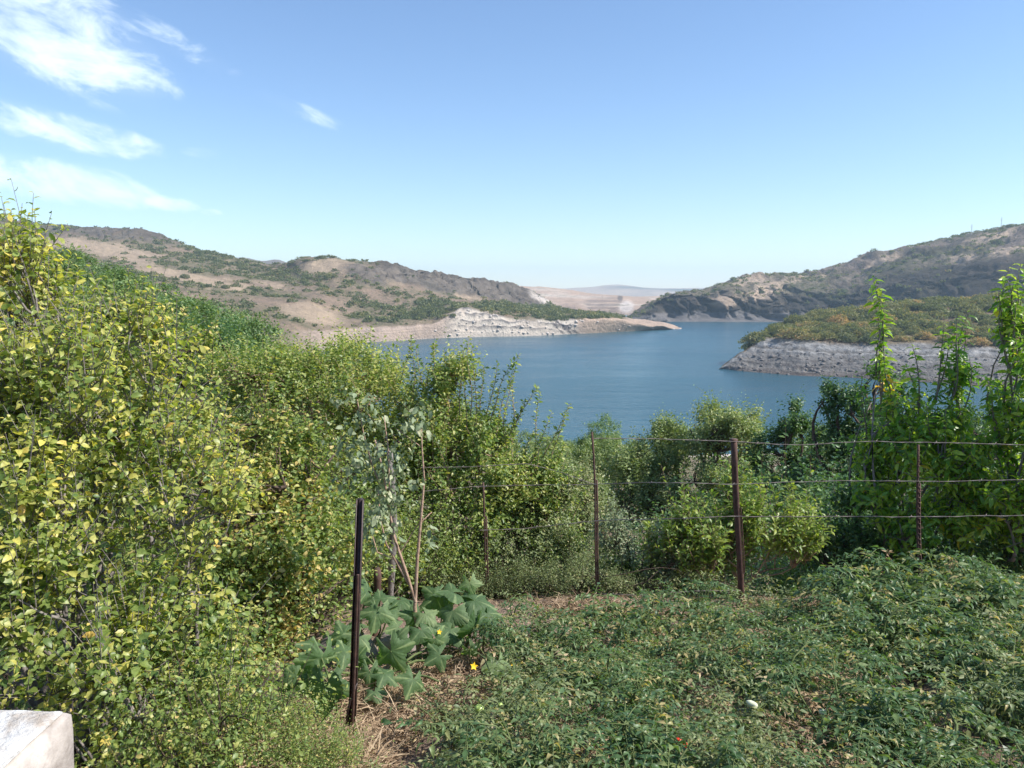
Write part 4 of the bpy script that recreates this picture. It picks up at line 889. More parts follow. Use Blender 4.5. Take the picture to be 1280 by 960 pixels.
den = ss(HD['row'], 1.02, 1.08) * (1 - ss(HD['row'], 3.05, 3.2)) * ss(HD['px'], 915, 950) * np.clip(.75 + 1.0 * HD['n'], .1, 1.3); scatter(HD, 640, den, 4.2, 8.8, 'head')
app = np.array([c[1] * FPX / max(c[0][1], 1) * (1 if 0 < c[3] < 1280 else 0) for c in cand]); order = np.argsort(-app)
single = set(order[:290].tolist())
lab = {'left': ('round dark green scrub oak on the brown left hillside', 'scrub on the left hills'), 'right': ('dark scrub bush on the rocky right hill', 'scrub on the right hill'),
       'head': ('rounded olive and russet bush on top of the low right headland', 'bushes covering the headland')}
SV, SL, SS, STn, off, lo = [], [], [], [], 0, 0
tv, tf = LT['dia']
for i in range(len(cand)):
    p, s, kd, cx_, cy_ = cand[i]
    if kd == 'head': v = int(rng.choice(6, p=[.16, .22, .24, .18, .12, .08]))
    else: v = int(rng.choice(5, p=[.3, .3, .24, .12, .04]))
    if i in single:
        o = bpy.data.objects.new('shrub', shr_near[v]); C.objects.link(o); o.location = tuple(p - np.array([0, 0, .25])); o.scale = (s * random.uniform(.9, 1.3), s * random.uniform(.9, 1.3), s * random.uniform(.75, 1.0)); o.rotation_euler = (0, 0, random.random() * 6.28)
        lb_ = lab[kd][0]
        if kd == 'head': lb_ = ['deep green bush on top of the low right headland', 'olive green bush on top of the low right headland', 'light olive bush on top of the low right headland', 'yellowish green bush on top of the low right headland', 'ochre bush turning brown on top of the low right headland', 'russet brown bush on top of the low right headland'][v]
        tag(o, lb_, 'bush', lab[kd][1])
    else:
        ps, d, nm, sz, tn = shr_far[min(v, 4)]
        a = rng.random() * 6.28; Rm = np.array([[math.cos(a), -math.sin(a), 0], [math.sin(a), math.cos(a), 0], [0, 0, 1]])
        m_ = 70 if app[i] > 2.8 else 32
        sclv = s * np.array([rng.uniform(.9, 1.4), rng.uniform(.9, 1.3), rng.uniform(.7, 1)])
        ps = (ps[:m_] * sclv) @ Rm.T + p - np.array([0, 0, .25]); d = norm(d[:m_] @ Rm.T); nm = norm(nm[:m_] @ Rm.T)
        side = norm(np.cross(nm, d)); up_ = np.cross(d, side); szz = sz[:m_] * s * (1 if m_ > 50 else 1.35)
        V = ps[:, None] + szz[:, None, None] * (tv[None, :, 0, None] * d[:, None] + 1.25 * tv[None, :, 1, None] * side[:, None] + tv[None, :, 2, None] * up_[:, None])
        SV.append(V.reshape(-1, 3)); STn.append(np.repeat(tn[:m_], 4))
        SL.append((np.arange(m_)[:, None, None] * 4 + np.array(tf)[None]).reshape(-1, 3) + off); off += m_ * 4
tag(obj('scrub', mesh('scrub_stuff', np.concatenate(SV), np.concatenate(SL), mat=M['scrub_leaf'], attrs={'tint': np.concatenate(STn)})), 'small green bushes peppered over the far hills around the lake', 'scrub', None, 'stuff')


def nearest(D, px, py):
    k = np.argmin((D['px'] - px) ** 2 + (D['py'] - py) ** 2 + 1e4 * (D['row'] > (5.0 if D is LH else 3.0))); return D['G'].reshape(-1, 3)[k]


def lone(D, px, py, s, v, label, sc3=(1, 1, 1)):
    o = bpy.data.objects.new('shrub', shr_near[v]); C.objects.link(o); o.location = tuple(nearest(D, px, py)); o.scale = (s * sc3[0], s * sc3[1], s * sc3[2]); tag(o, label, 'bush')


lone(LH, 231, 348, 5.8, 0, 'dark round bush alone on the sandy slope of the left hill'); lone(LH, 281, 361, 5.0, 0, 'dark oval bush at the lower end of the sandy slope')
lone(LH, 401, 324, 4.6, 0, 'tallest dark tree on the very top of the bare knoll', (1, 1, 1.1)); lone(LH, 383, 327, 4.5, 0, 'wide bush on the left side of the knoll top', (1.6, 1, .8)); lone(LH, 417, 325, 3.6, 0, 'small bush on the knoll top right of the tallest tree', (1.4, 1, .8))
lone(LH, 436, 328, 2.6, 0, 'tiny bush at the right end of the knoll top'); lone(LH, 566, 400, 3.8, 0, 'single dark bush on the white eroded rock above the beach'); lone(LH, 540, 396, 10, 0, 'big dark green bush at the left edge of the white rock', (1.3, 1, .95))
lone(LH, 523, 399, 8, 1, 'big bush left of the darkest one above the beach'); lone(RH, 1261, 286, 6.5, 0, 'tree standing on the right skyline beside the pylon', (1, 1, 1.1)); lone(RH, 1243, 289, 5.0, 0, 'bush on the right skyline below the tree'); lone(RH, 1251, 287, 4.2, 0, 'low bush between the skyline tree and its neighbour')
# rocks along the headland and beaches
def rock_mesh(name, mat, seed):
    u = []
    for a in np.linspace(-1, 1, 7):
        for b in np.linspace(0, 2 * math.pi, 9)[:-1]: u.append((math.cos(b) * math.sqrt(max(0, 1 - a * a)) , math.sin(b) * math.sqrt(max(0, 1 - a * a)), a))
    u = np.array(u); u = u * (1 + .35 * vnoise(u * 1.6 + seed, 3))[:, None]
    f = [(i * 8 + j, i * 8 + (j + 1) % 8, (i + 1) * 8 + (j + 1) % 8, (i + 1) * 8 + j) for i in range(6) for j in range(8)]
    return u, np.array(f)


def rocks(name, D, n, dens, smin, smax, mat, label):
    G = D['G']; h, wd = G.shape[:2]; wgt = dens[:-1, :-1].ravel(); idx = rng.choice(len(wgt), n, p=wgt / wgt.sum()); i, j = np.divmod(idx, wd - 1)
    p = G[i, j] + (G[i + 1, j] - G[i, j]) * rng.random((n, 1)) + (G[i, j + 1] - G[i, j]) * rng.random((n, 1)); V, F = [], []; base_, f = rock_mesh('r', mat, 3)
    for q in range(n):
        s = smin + (smax - smin) * rng.random() ** 3; a = rng.random() * 6.28; Rm = np.array([[math.cos(a), -math.sin(a), 0], [math.sin(a), math.cos(a), 0], [0, 0, 1]])
        V.append((base_ * s * np.array([1.3, 1, .7]) * rng.uniform(.7, 1.3, 3)) @ Rm.T + p[q]); F.append(f + q * len(base_))
    tag(obj(name, mesh(name, np.concatenate(V), np.concatenate(F), mat=mat)), label, 'rocks', None, 'stuff')


rocks('loose_rocks', HD, 900, (1 - ss(HD['row'], .5, .98)) * ss(HD['row'], .03, .06) * ss(HD['px'], 905, 930), .25, 1.3, M['rock_mat'], 'loose grey stones strewn over the bare shore of the headland')
rocks('loose_rocks', LH, 260, (LH['white'] * .8 + .12 * ss(LH['px'], 430, 450) * (LH['row'] < 1)) * (LH['row'] > .15), .4, 2.0, M['pale_rock'], 'pale broken stones on the white shore of the left promontory')


# pylons on the right skyline
def pylon(px, py_top, py_base, label, D):
    b = nearest(D, px, py_base) ; Y = b[1]; hgt = (py_base - py_top) / FPX * Y + 2
    r = empty('power_pylon', b, label, 'pylon'); T = Tubes(); wv = .9
    for sx, sy in ((1, 1), (1, -1), (-1, 1), (-1, -1)): T.add([(sx * wv, sy * wv, -2), (sx * wv * .35, sy * wv * .35, hgt * .7), (sx * .12, sy * .12, hgt)], .10, 4)
    for i in range(6):
        z0, z1 = hgt * i / 7, hgt * (i + 1) / 7; w0, w1 = wv * (1 - .95 * z0 / hgt), wv * (1 - .95 * z1 / hgt)
        for s in (-1, 1): T.add([(-w0 * s, -w0, z0), (w1 * s, -w1, z1)], .05, 4)
    obj('frame', T.mesh('frame', M['galv']), r)
    for z in (.72, .86): T2 = Tubes(); T2.add([(-2.6, 0, hgt * z), (2.6, 0, hgt * z)], .14, 4); obj('crossarm', T2.mesh('crossarm', M['galv']), r)


pylon(1214, 281, 293, 'left lattice power pylon on the right skyline', RH); pylon(1251, 273, 286, 'right lattice power pylon on the skyline beside the tree', RH)

# ------------------------------------------------------------------ wire fence
fence = empty('wire_fence', at_ground(921, 7.9), 'rusty wire fence with thin rod posts strung along the garden edge', 'fence')
fo = np.array(fence.location)
fY = lambda px: np.interp(px, [430, 530, 605, 745, 921, 1149, 1290], [9.2, 8.9, 8.6, 8.2, 7.9, 7.4, 7.1])


def fpost(px_t, py_t, px_b, py_b, kind):
    Y = float(fY(px_t)); a = P(px_b, py_b, Y) - fo; b = P(px_t, py_t, Y) - fo; a = a + (a - b) * .12; T = Tubes()
    if kind == 'pipe':
        q = curve(a, b, 9, .004); T.add(q, .029, 4); T.add(q + np.array([.008, -.010, 0]), .025, 8)
        T.add([q[-1], q[-1] + np.array([0, 0, .02])], .042, 8); T.add(curve(q[2] + [.04, -.03, 0], q[5] + [.04, -.03, 0], 4, .002), .006, 5)
    else:
        g_ = .022; q = curve(a, b, 9, .006); T.add(q, .011, 6); q2 = q[:7] + np.array([g_, 0, 0]); T.add(q2, .010, 6)
        for t_ in np.arange(0.02, .98, .035):
            c = q[0] + (q[-1] - q[0]) * t_; T.add([c + [0, 0, -.004], c + [0, 0, .004]], .0135, 6)
        for t_ in (.15, .45, .7): c = q[0] + (q[-1] - q[0]) * t_; T.add([c + [-.012, -.006, -.01], c + [g_ + .012, -.008, -.004], c + [g_ + .012, .010, .004], c + [-.012, .010, .01]], .0035, 4)
    obj('post', T.mesh('fence_post', M['rust']), fence)


fpost(604, 603, 609, 752, 'rod'); fpost(740, 540, 748, 752, 'rod'); fpost(917, 551, 926, 745, 'pipe'); fpost(1148, 556, 1150, 722, 'rod')
WIRES = [[(742, 548), (842, 549), (921, 552.5), (1000, 556), (1080, 552), (1149, 553), (1290, 556)], [(530, 614), (605, 608), (700, 606), (745, 605), (800, 603), (921, 605), (1040, 601), (1149, 602), (1290, 599)],
         [(600, 663), (660, 660), (745, 651), (820, 649), (921, 645.5), (1149, 646), (1290, 644)], [(526, 584), (605, 583), (655, 580), (745, 606)], [(748, 742), (800, 744), (860, 739), (926, 738)], [(745, 652), (925, 690), (1150, 694)]]
for wp in WIRES[:5]:
    T = Tubes(); wp = np.array(wp, float); px = np.linspace(wp[0, 0], wp[-1, 0], 60); py = pinterp(px, wp[:, 0], wp[:, 1]) + .5 * vnoise(np.stack([px * .07, px * 0, px * 0], -1), int(wp[0, 1]))
    q = P(px, py, fY(px) - .045) - fo
    for s in (0, 1):
        ph = np.arange(60) * 1.3 + s * math.pi; T.add(q + np.stack([0 * ph, np.cos(ph) * .0025, np.sin(ph) * .0025], -1), .0024, 4)
    for kx in range(6, 56, 8):
        c = q[kx]; T.add([c + [-.012, 0, -.016], c + [.0, 0, .0], c + [.012, 0, .016]], .0028, 4)
    obj('wire', T.mesh('wire', M['wire']), fence)

# steel post in the foreground: a channel with a ribbed rod tied to it
pb = P(441, 905, 4.3); pt = P(451, 623, 4.3); root = empty('steel_post', pb, 'dark brown steel post with a ribbed rod, standing in dry straw', 'post')
ax = pt - pb
T = Tubes(); T.add([ax * -.05, ax * .5, ax], .019, 4); obj('channel', T.mesh('channel', M['rust_dark']), root)
V = []; F = []; k = 0
for (x0, x1, ya, yb) in ((-.019, .021, -.002, .004), (-.020, -.014, -.026, .004), (.014, .021, -.026, .004)):
    for t_ in (-.03, 1.0):
        for (xx, yy) in ((x0, ya), (x1, ya), (x1, yb), (x0, yb)): V.append(ax * t_ + np.array([xx, yy - .012, 0]))
    for j in range(4): F.append((k + j, k + (j + 1) % 4, k + 4 + (j + 1) % 4, k + 4 + j))
    F += [(k + 4, k + 5, k + 6, k + 7), (k + 3, k + 2, k + 1, k)]; k += 8
obj('flange', mesh('flange', V, F, mat=M['rust_dark']), root)
T = Tubes(); n_ = 110; tt = np.repeat(np.linspace(-.02, .68, n_), 2); rr = np.tile([.0085, .0115], n_); tt[1::2] += .0022
T.add(ax[None] * tt[:, None] + np.array([.004, -.040, 0]), rr, 8); obj('ribbed_rod', T.mesh('ribbed_rod', M['rust']), root)
T = Tubes(); q = [ax * .0 + np.array([-.02, -.03, -.02]), ax * .05 + np.array([-.028, -.036, 0]), ax * .12 + np.array([-.012, -.045, 0]), ax * .2 + np.array([.02, -.03, 0])]; T.add(q, .008, 6); obj('bent_tie', T.mesh('bent_tie', M['rust_dark']), root)
# weathered wooden stakes behind the sapling
for (a, b, r_, lb, mt) in [((488, 690), (487, 566), .03, 'grey weathered wooden post behind the sapling', 'wood_grey'), ((469, 775), (472, 712), .028, 'short reddish brown stake at the left of the sapling stems', 'rust')]:
    p0 = P(*a, 7.2 if mt == 'wood_grey' else 6.2); p1 = P(*b, 7.2 if mt == 'wood_grey' else 6.2); p0 = p0 + (p0 - p1) * (.9 if mt == 'wood_grey' else .3); root = empty('stake', p0, lb, 'post')
    T = Tubes(); q = curve((0, 0, 0), p1 - p0, 9, .012); T.add(q, r_ * (1 + .15 * rng.normal(size=9)), 8); obj('shaft', T.mesh('shaft', M[mt]), root)
    T = Tubes(); T.add([q[-1], q[-1] + [.004, 0, .018]], (r_, r_ * .6), 6); obj('split_top', T.mesh('split_top', M[mt]), root)

# ------------------------------------------------------------------ concrete ledge, boulder
def lump(name, cx, dims, mat, seed, amp, n=34, power=4.0):
    """rounded box with broken, uneven faces"""
    th = np.linspace(-math.pi / 2, math.pi / 2, n); ph = np.linspace(-math.pi, math.pi, 2 * n)[:-1]
    A, Bq = np.meshgrid(th, ph, indexing='ij'); e = 2 / power; sp = lambda v, q: np.sign(v) * np.abs(v) ** q
    V = np.stack([sp(np.cos(A), e) * sp(np.cos(Bq), e), sp(np.cos(A), e) * sp(np.sin(Bq), e), sp(np.sin(A), e)], -1) * np.array(dims)
    nn = fbm(V * 3.2 + seed, 5, seed); V = V * (1 + amp * nn[..., None]) + np.array(cx)
    h, wd = V.shape[:2]; F = [(i * wd + j, i * wd + (j + 1) % wd, (i + 1) * wd + (j + 1) % wd, (i + 1) * wd + j) for i in range(h - 1) for j in range(wd)]
    return mesh(name, V.reshape(-1, 3), np.array(F), mat=mat, smooth=True)


lc = P(98, 884, 2.5); gx = float(ground(-2.2, 2.2))
ledge = empty('ledge', (lc[0] - 1.1, 2.2, gx), 'rough white plastered concrete ledge in the lower left corner', 'ledge')
topz = lc[2] - gx
def rough_box(name, c, h, mat, seed, amp=.012, n=(60, 24, 30), rnd=.02):
    V, F, k = [], [], 0
    for ax_ in range(3):
        for sg in (-1, 1):
            a, b = [q for q in range(3) if q != ax_]; na, nb = n[a], n[b]; u, v = np.meshgrid(np.linspace(-1, 1, na), np.linspace(-1, 1, nb), indexing='ij')
            p_ = np.zeros(u.shape + (3,)); p_[..., a] = u * h[a]; p_[..., b] = v * h[b]; p_[..., ax_] = sg * h[ax_]
            inner = np.clip(p_, -np.array(h) + rnd, np.array(h) - rnd); dd = norm(p_ - inner); p_ = inner + dd * rnd
            q_ = fbm(p_ * 6 + seed, 5, seed); q2 = fbm(p_ * 2.2 + seed, 3, seed + 1)
            ed = np.sort(np.array(h) - np.abs(p_), axis=-1)[..., 1]; p_ = p_ + dd * (amp * q_ + amp * 1.5 * q2)[..., None] - dd * (.035 * np.exp(-ed / .03) * np.clip(q_ + .35, 0, 1))[..., None]
            V.append(p_.reshape(-1, 3)); i_ = (np.arange(na - 1)[:, None] * nb + np.arange(nb - 1)[None]).ravel() + k
            f = np.stack([i_, i_ + nb, i_ + nb + 1, i_ + 1], -1); F.append(f if (sg > 0) != (ax_ == 1) else f[:, ::-1]); k += na * nb
    V = np.concatenate(V) + np.array(c); return mesh(name, V, np.concatenate(F), mat=mat, smooth=True)


obj('block', rough_box('block', (0, 0, topz / 2 - .2), (1.10, .30, topz / 2 + .2), M['cement'], 5, .022, rnd=.03), ledge)

for cx_, dims, sd in [((.95, -.29, topz - .20), (.13, .035, .16), 4), ((.55, -.29, topz - .2), (.24, .035, .14), 6), ((.74, .0, topz + .001), (.34, .27, .014), 7), ((.25, -.29, topz - .25), (.2, .03, .2), 9)]:
    obj('plaster', rough_box('plaster', cx_, dims, M['plaster'], sd, .012, (40, 30, 30), .012), ledge)
bp = P(432, 812, 5.6)
bo = obj('boulder', lump('boulder', (0, 0, -.12), (.24, .26, .25), M['boulder'], 21, .16, 30, 2.3), None, bp); tag(bo, 'rounded grey boulder behind the steel post among the squash leaves', 'boulder')
bo2 = obj('boulder', lump('boulder', (0, 0, -.14), (.20, .2, .20), M['boulder'], 25, .2, 26, 2.3), None, P(490, 802, 5.9)); tag(bo2, 'smaller tan boulder right of the steel post below the sapling', 'boulder')

# ------------------------------------------------------------------ squash plant: every leaf a part
def squash_leaf(n_lobe=5, seed=0, tint=.5):
    r_ = random.Random(seed); na = 64; V = [(0, 0, 0)]; T_ = [tint]
    angs = np.linspace(-math.pi * .86, math.pi * .86, na); prof = []
    for a in angs:
        lob = .66 + .34 * abs(math.cos(a * 2.5 * .5 * 1.0 + 0)) ** 1.6 if False else .60 + .40 * (.5 + .5 * math.cos(a / (math.pi * .86) * math.pi * 4)) ** .8
        env = 1.0 * (1 - .28 * (abs(a) / math.pi) ** 1.3); tooth = 1 + .07 * math.sin(a * 27 + seed) + r_.uniform(-.05, .05); w4 = a / (math.pi * .86) * math.pi * 4; prof.append((.60 + .20 * (.5 + .5 * math.cos(w4)) + .22 * (1 - abs(math.sin(w4 / 2)))) * env * tooth)
    rings = (.33, .66, 1.0); F = []
    for ri, rr_ in enumerate(rings):
        for a, q in zip(angs, prof):
            rad = rr_ * (q if ri == 2 else (q * .6 + .4 * .8 if ri == 1 else .9)); vein = math.cos(a / (math.pi * .86) * math.pi * 4)
            z = .10 * rr_ - .34 * rr_ ** 2 - .05 * vein * rr_ + .05 * math.sin(a * 3 + seed) * rr_ + r_.uniform(-.012, .012)
            V.append((rad * math.cos(a), rad * math.sin(a), z)); T_.append(min(1, max(0, tint + (.5 if vein > .93 else 0) + r_.uniform(-.06, .06))))
    for j in range(na - 1): F.append((0, 1 + j, 2 + j))
    loops = [i for f in F for i in f]; starts = list(range(0, 3 * (na - 1), 3))
    for ri in range(2):
        for j in range(na - 1):
            a = 1 + ri * na + j; starts.append(len(loops)); loops += [a, a + na, a + na + 1, a + 1]
    return mesh('leaf', V, loops=loops, starts=starts, mat=M['squash_leaf'], attrs={'tint': T_}, smooth=True)


SQ = [squash_leaf(5, s, ti) for s, ti in ((1, .35), (2, .5), (3, .65), (4, .45), (5, .8), (6, .3))]
sq_base = np.array([float(P(480, 850, 5.0)[0]), 5.0, 0]); sq_base[2] = float(ground(sq_base[0], sq_base[1]))
squash = empty('squash_plant', sq_base, 'squash plant with big lobed leaves around the steel post and sapling', 'plant')
# (px, py, Y, size m, heading deg in picture plane (0 right, 90 down the picture), facing the camera 0..1, variant)
SQL = [(400, 830, 4.5, .16, 100, .75, 1), (405, 868, 4.3, .185, 95, .85, 0), (380, 840, 4.6, .15, 160, .6, 3), (352, 895, 4.4, .12, 150, .6, 3), (372, 892, 4.35, .10, 60, .5, 1), (345, 912, 4.4, .09, 200, .6, 0), (425, 815, 4.9, .14, 170, .5, 3), (445, 800, 5.1, .13, 120, .5, 2),
       (470, 770, 5.3, .13, 100, .6, 2), (492, 820, 4.9, .15, 60, .6, 1), (462, 845, 4.8, .11, 90, .5, 1), (500, 800, 5.2, .12, 20, .3, 2), (545, 822, 5.0, .12, 150, .6, 0), (535, 770, 5.4, .12, 60, .3, 4), (563, 770, 5.4, .17, 100, .7, 2), (575, 745, 5.6, .19, 30, .25, 3),
       (600, 752, 5.5, .18, 10, .3, 0), (588, 790, 5.3, .17, 95, .45, 5), (560, 740, 5.7, .14, 200, .3, 5), (620, 800, 5.2, .10, 20, .4, 1), (590, 815, 5.1, .09, 60, .5, 2), (475, 745, 5.8, .15, 270, .3, 5), (515, 770, 5.5, .12, 200, .3, 5), (495, 785, 5.4, .10, 160, .5, 2), (622, 836, 4.7, .10, 90, .6, 4),
       (515, 855, 4.6, .12, 120, .5, 1), (470, 868, 4.6, .09, 80, .6, 1), (588, 733, 5.6, .10, 80, .7, 4), (440, 780, 5.5, .12, 190, .4, 1), (548, 800, 5.2, .10, 30, .5, 2), (605, 775, 5.4, .13, 60, .3, 5), (340, 940, 4.2, .09, 100, .5, 0), (455, 735, 5.9, .15, 200, .35, 5), (480, 765, 5.6, .15, 120, .4, 3), (505, 752, 5.8, .14, 80, .35, 5), (540, 750, 5.7, .16, 140, .3, 0), (560, 790, 5.3, .14, 120, .45, 1), (530, 792, 5.3, .13, 60, .4, 5), (575, 768, 5.5, .16, 60, .4, 3), (612, 772, 5.4, .14, 80, .4, 0), (590, 760, 5.5, .15, 160, .35, 5), (425, 795, 5.2, .12, 160, .5, 3), (485, 845, 4.75, .11, 40, .5, 5), (365, 850, 4.55, .13, 140, .6, 1), (335, 880, 4.4, .12, 170, .5, 3), (390, 805, 5.0, .12, 200, .5, 3), (450, 825, 4.95, .10, 20, .4, 0)]
from mathutils import Matrix
camv = Vector((0, math.cos(TH), -math.sin(TH)))
VT = Tubes()
for i, (px, py, Y, s, hd, fc, v) in enumerate(SQL):
    s *= 1.22
    p = P(px, py, Y); hv = Vector((math.cos(R(hd)), -.15, -math.sin(R(hd)))).normalized()
    nv = (Vector((0.15, -.95, .25)) * fc + Vector((0.1, 0, 1)) * (1 - fc) + Vector(rng.normal(size=3) * .28)).normalized()
    side = nv.cross(hv).normalized(); hv2 = side.cross(nv).normalized(); mt = Matrix((hv2, side, nv)).transposed().to_4x4()
    o = bpy.data.objects.new('leaf', SQ[v]); C.objects.link(o)
    lp_ = Vector(p - sq_base) - hv2 * s * .2; o.matrix_local = Matrix.Translation(lp_) @ mt @ Matrix.Scale(s * random.uniform(.8, .95), 4)
    g0 = p.copy(); g0[0] += rng.normal() * .08; g0[1] += .12; g0[2] = float(ground(g0[0], g0[1])) + .02
    T = Tubes(); q = curve(g0 - sq_base, np.array(lp_), 7, .07); T.add(q, (.008, .0045), 6); o.parent = obj('leaf_stalk', T.mesh('leaf_stalk', M['stem_green']), squash)
    VT.add(curve(np.array([0, 0, .03]), g0 - sq_base + np.array([0, 0, .02]), 7, .06), (.010, .006), 5)
obj('vine', VT.mesh('vine', M['stem_green']), squash)
def petal_flower(p, s):
    V = [(0, 0, 0)]; F = []
    for i in range(10):
        a = i / 10 * 6.283; r_ = 1 if i % 2 == 0 else .5; V.append((math.cos(a) * r_, math.sin(a) * r_, .45 * r_))
    for i in range(10): F.append((0, 1 + i, 1 + (i + 1) % 10))
    o = obj('blossom', mesh('blossom', np.array(V) * s, np.array(F), mat=M['flower']), squash, p - sq_base); o.rotation_euler = (R(60), 0, .4)
for px, py, Y, s in ((592, 833, 4.8, .028), (549, 790, 5.2, .02), (640, 830, 4.7, .016)): petal_flower(P(px, py, Y), s)

# ------------------------------------------------------------------ tomato bed
def tomato_variant(seed, nst, nlf, size, mat, tint, h=.55, w_=.42):
    nlf = int(nlf * 1.5); size = size * .80; h = h * .95
    pos, d, nm, sz, tn = [], [], [], [], []; T = Tubes()
    for s in range(nst):
        a = rng.random() * 6.28; e = np.array([math.cos(a) * w_ * rng.uniform(.3, 1), math.sin(a) * w_ * rng.uniform(.3, 1), h * rng.uniform(.45, 1.0)])
        c = curve((0, 0, 0), e, 9, .12); c[-3:, 2] -= np.array([0, .02, .06]); T.add(c, (.008, .003) if mat.name != 'dry_leaf' else (.0045, .002), 5)
        tg = norm(np.gradient(c, axis=0))
        for l in range(nlf):
            j = rng.integers(2, 9); b = c[j]; a2 = rng.random() * 6.28
            ld = norm(tg[j] * .4 + np.array([math.cos(a2), math.sin(a2), rng.uniform(-.15, .6)])); L = rng.uniform(.12, .24)
            q = b + ld * np.linspace(0, 1, 5)[:, None] * L; q[:, 2] -= np.linspace(0, 1, 5) ** 2 * L * rng.uniform(.25, .75)
            T.add(q, (.003, .0015), 3); sd = norm(np.cross(ld, [0, 0, 1])); t0 = np.clip(tint + .2 * rng.normal(), 0, 1)
            if rng.random() < .12: t0 = rng.uniform(.85, 1.0)
            for k_ in range(1, 5):
                for s2 in ((-1, 1) if k_ < 4 else (0,)):
                    pos.append(q[k_]); dd = norm(sd * s2 + ld * .55 + np.array([0, 0, -.35]) + rng.normal(size=3) * .22) if s2 else norm(q[4] - q[3]); d.append(dd)
                    nm.append(norm(np.array([0, 0, 1]) + rng.normal(size=3) * .55)); sz.append(size * rng.uniform(.6, 1.2) * (1.25 if s2 == 0 else 1)); tn.append(np.clip(t0 + .08 * rng.normal(), 0, 1))
    pos, d, nm, sz, tn = map(np.array, (pos, d, nm, sz, tn))
    return T.mesh('stems', M['stem_green'] if mat.name != 'dry_leaf' else M['straw']), leaves_mesh('foliage', 'tom', pos, d, nm, sz, tn, mat, .3 + 3.4 * rng.random(len(pos)))


TV = [tomato_variant(1, 9, 13, .058, M['tomato_leaf'], .40), tomato_variant(2, 9, 13, .052, M['tomato_leaf'], .5), tomato_variant(3, 8, 13, .050, M['tomato_leaf'], .3, .45), tomato_variant(4, 8, 12, .060, M['tomato_leaf'], .55, .6)]
TL = [tomato_variant(5, 8, 12, .045, M['tomato_light'], .4, .5), tomato_variant(6, 8, 12, .05, M['tomato_light'], .55, .45)]
TD = [tomato_variant(7, 7, 8, .04, M['dry_leaf'], .5, .40), tomato_variant(8, 7, 7, .045, M['dry_leaf'], .65, .35)]
spots = []
for yy in np.arange(2.95, 8.2, .44):
    for xx in np.arange(-1.3, 5.6, .47):
        x, y = xx + rng.normal() * .10, yy + rng.normal() * .09
        px, py = topix(np.array([x, y, float(ground(x, y)) + .2]))
        if px > 1330 or px < (468 if py < 960 else 400) or py > 1080: continue
        if y > 7.75: continue
        spots.append((x, y, float(px), float(py)))
for x, y, px, py in spots:
    # bare straw gaps and the open soil strip at the far edge, as in the photo
    if px < 735 and py < 782 and y > 5.6: continue
    if (px < 940 and y > 6.75) or (px < 1085 and y > 6.95): continue
    if random.random() < .08: continue
    if px < 640 and py < 845: continue
    if px < 545 and py < 925: continue
    if math.hypot((px - 710) / 30, (py - 900) / 24) < 1: continue
    if 930 < px < 1085 and y > 7.0: continue
    if px < 930 and y > 7.25: continue
    u = random.random(); dryz = math.hypot((px - 1010) / 40, (py - 900) / 60) < 1 or math.hypot((px - 760) / 34, (py - 870) / 34) < 1 or (px < 950 and py < 790 and u < .45) or math.hypot((px - 1075) / 40, (py - 830) / 30) < 1
    if dryz and u < .6 or (u < .17 and px < 1080): st_, fo_ = random.choice(TD); lb, gp = 'withered straw coloured tomato plant among the green ones in the garden bed', 'withered tomato plants'
    elif (px < 800 and u < .55) or (px < 950 and u < .42) or u < .30: st_, fo_ = random.choice(TL); lb, gp = 'pale dusty tomato plant with curled small leaves in the garden bed', 'pale tomato plants'
    else: st_, fo_ = random.choice(TV); lb, gp = 'dark green bushy tomato plant sprawling in the garden bed', 'dark green tomato plants'
    b = (x, y, float(ground(x, y)) + .01); r = empty('tomato_plant', b, lb, 'plant', gp); s = random.uniform(.70, 1.28) * (1.0 if px < 1060 else (1.28 if py < 830 else 1.0)) * (.92 if py > 900 else 1)
    r.rotation_euler = (0, 0, random.random() * 6.28); r.scale = (s * 1.08, s * 1.08, s * (.85 if y < 7 else .75)); obj('stem', st_, r); obj('foliage', fo_, r)


# fruit: rounded, slightly ribbed
def fruit(name, px, py, Y, s, mat, label, sc3=(1, 1, .88)):
    n = 14; th = np.linspace(-math.pi / 2, math.pi / 2, n); ph = np.linspace(0, 2 * math.pi, 21)[:-1]; A, Bq = np.meshgrid(th, ph, indexing='ij')
    rr_ = 1 + .04 * np.cos(5 * Bq) * np.cos(A); V = np.stack([rr_ * np.cos(A) * np.cos(Bq), rr_ * np.cos(A) * np.sin(Bq), np.sin(A) - .22 * np.exp(-((A - math.pi / 2) / .35) ** 2)], -1) * s * np.array(sc3)
    h, wd = V.shape[:2]; F = [(i * wd + j, i * wd + (j + 1) % wd, (i + 1) * wd + (j + 1) % wd, (i + 1) * wd + j) for i in range(h - 1) for j in range(wd)]
    r = empty(name, P(px, py, Y), label, 'vegetable'); r.rotation_euler = (random.uniform(-.5, .3), random.uniform(-.4, .4), random.random() * 6)
    obj('flesh', mesh('flesh', V.reshape(-1, 3), np.array(F), mat=mat, smooth=True), r)
    a = np.arange(5) / 5 * 6.283; d = np.stack([np.cos(a), np.sin(a), np.full(5, .15)], -1); obj('calyx', leaves_mesh('calyx', 'slim', np.tile([0, 0, s * .72], (5, 1)), d, np.tile([0, 0, 1.], (5, 1)), np.full(5, s * .8), np.full(5, .4), M['tomato_leaf']), r)


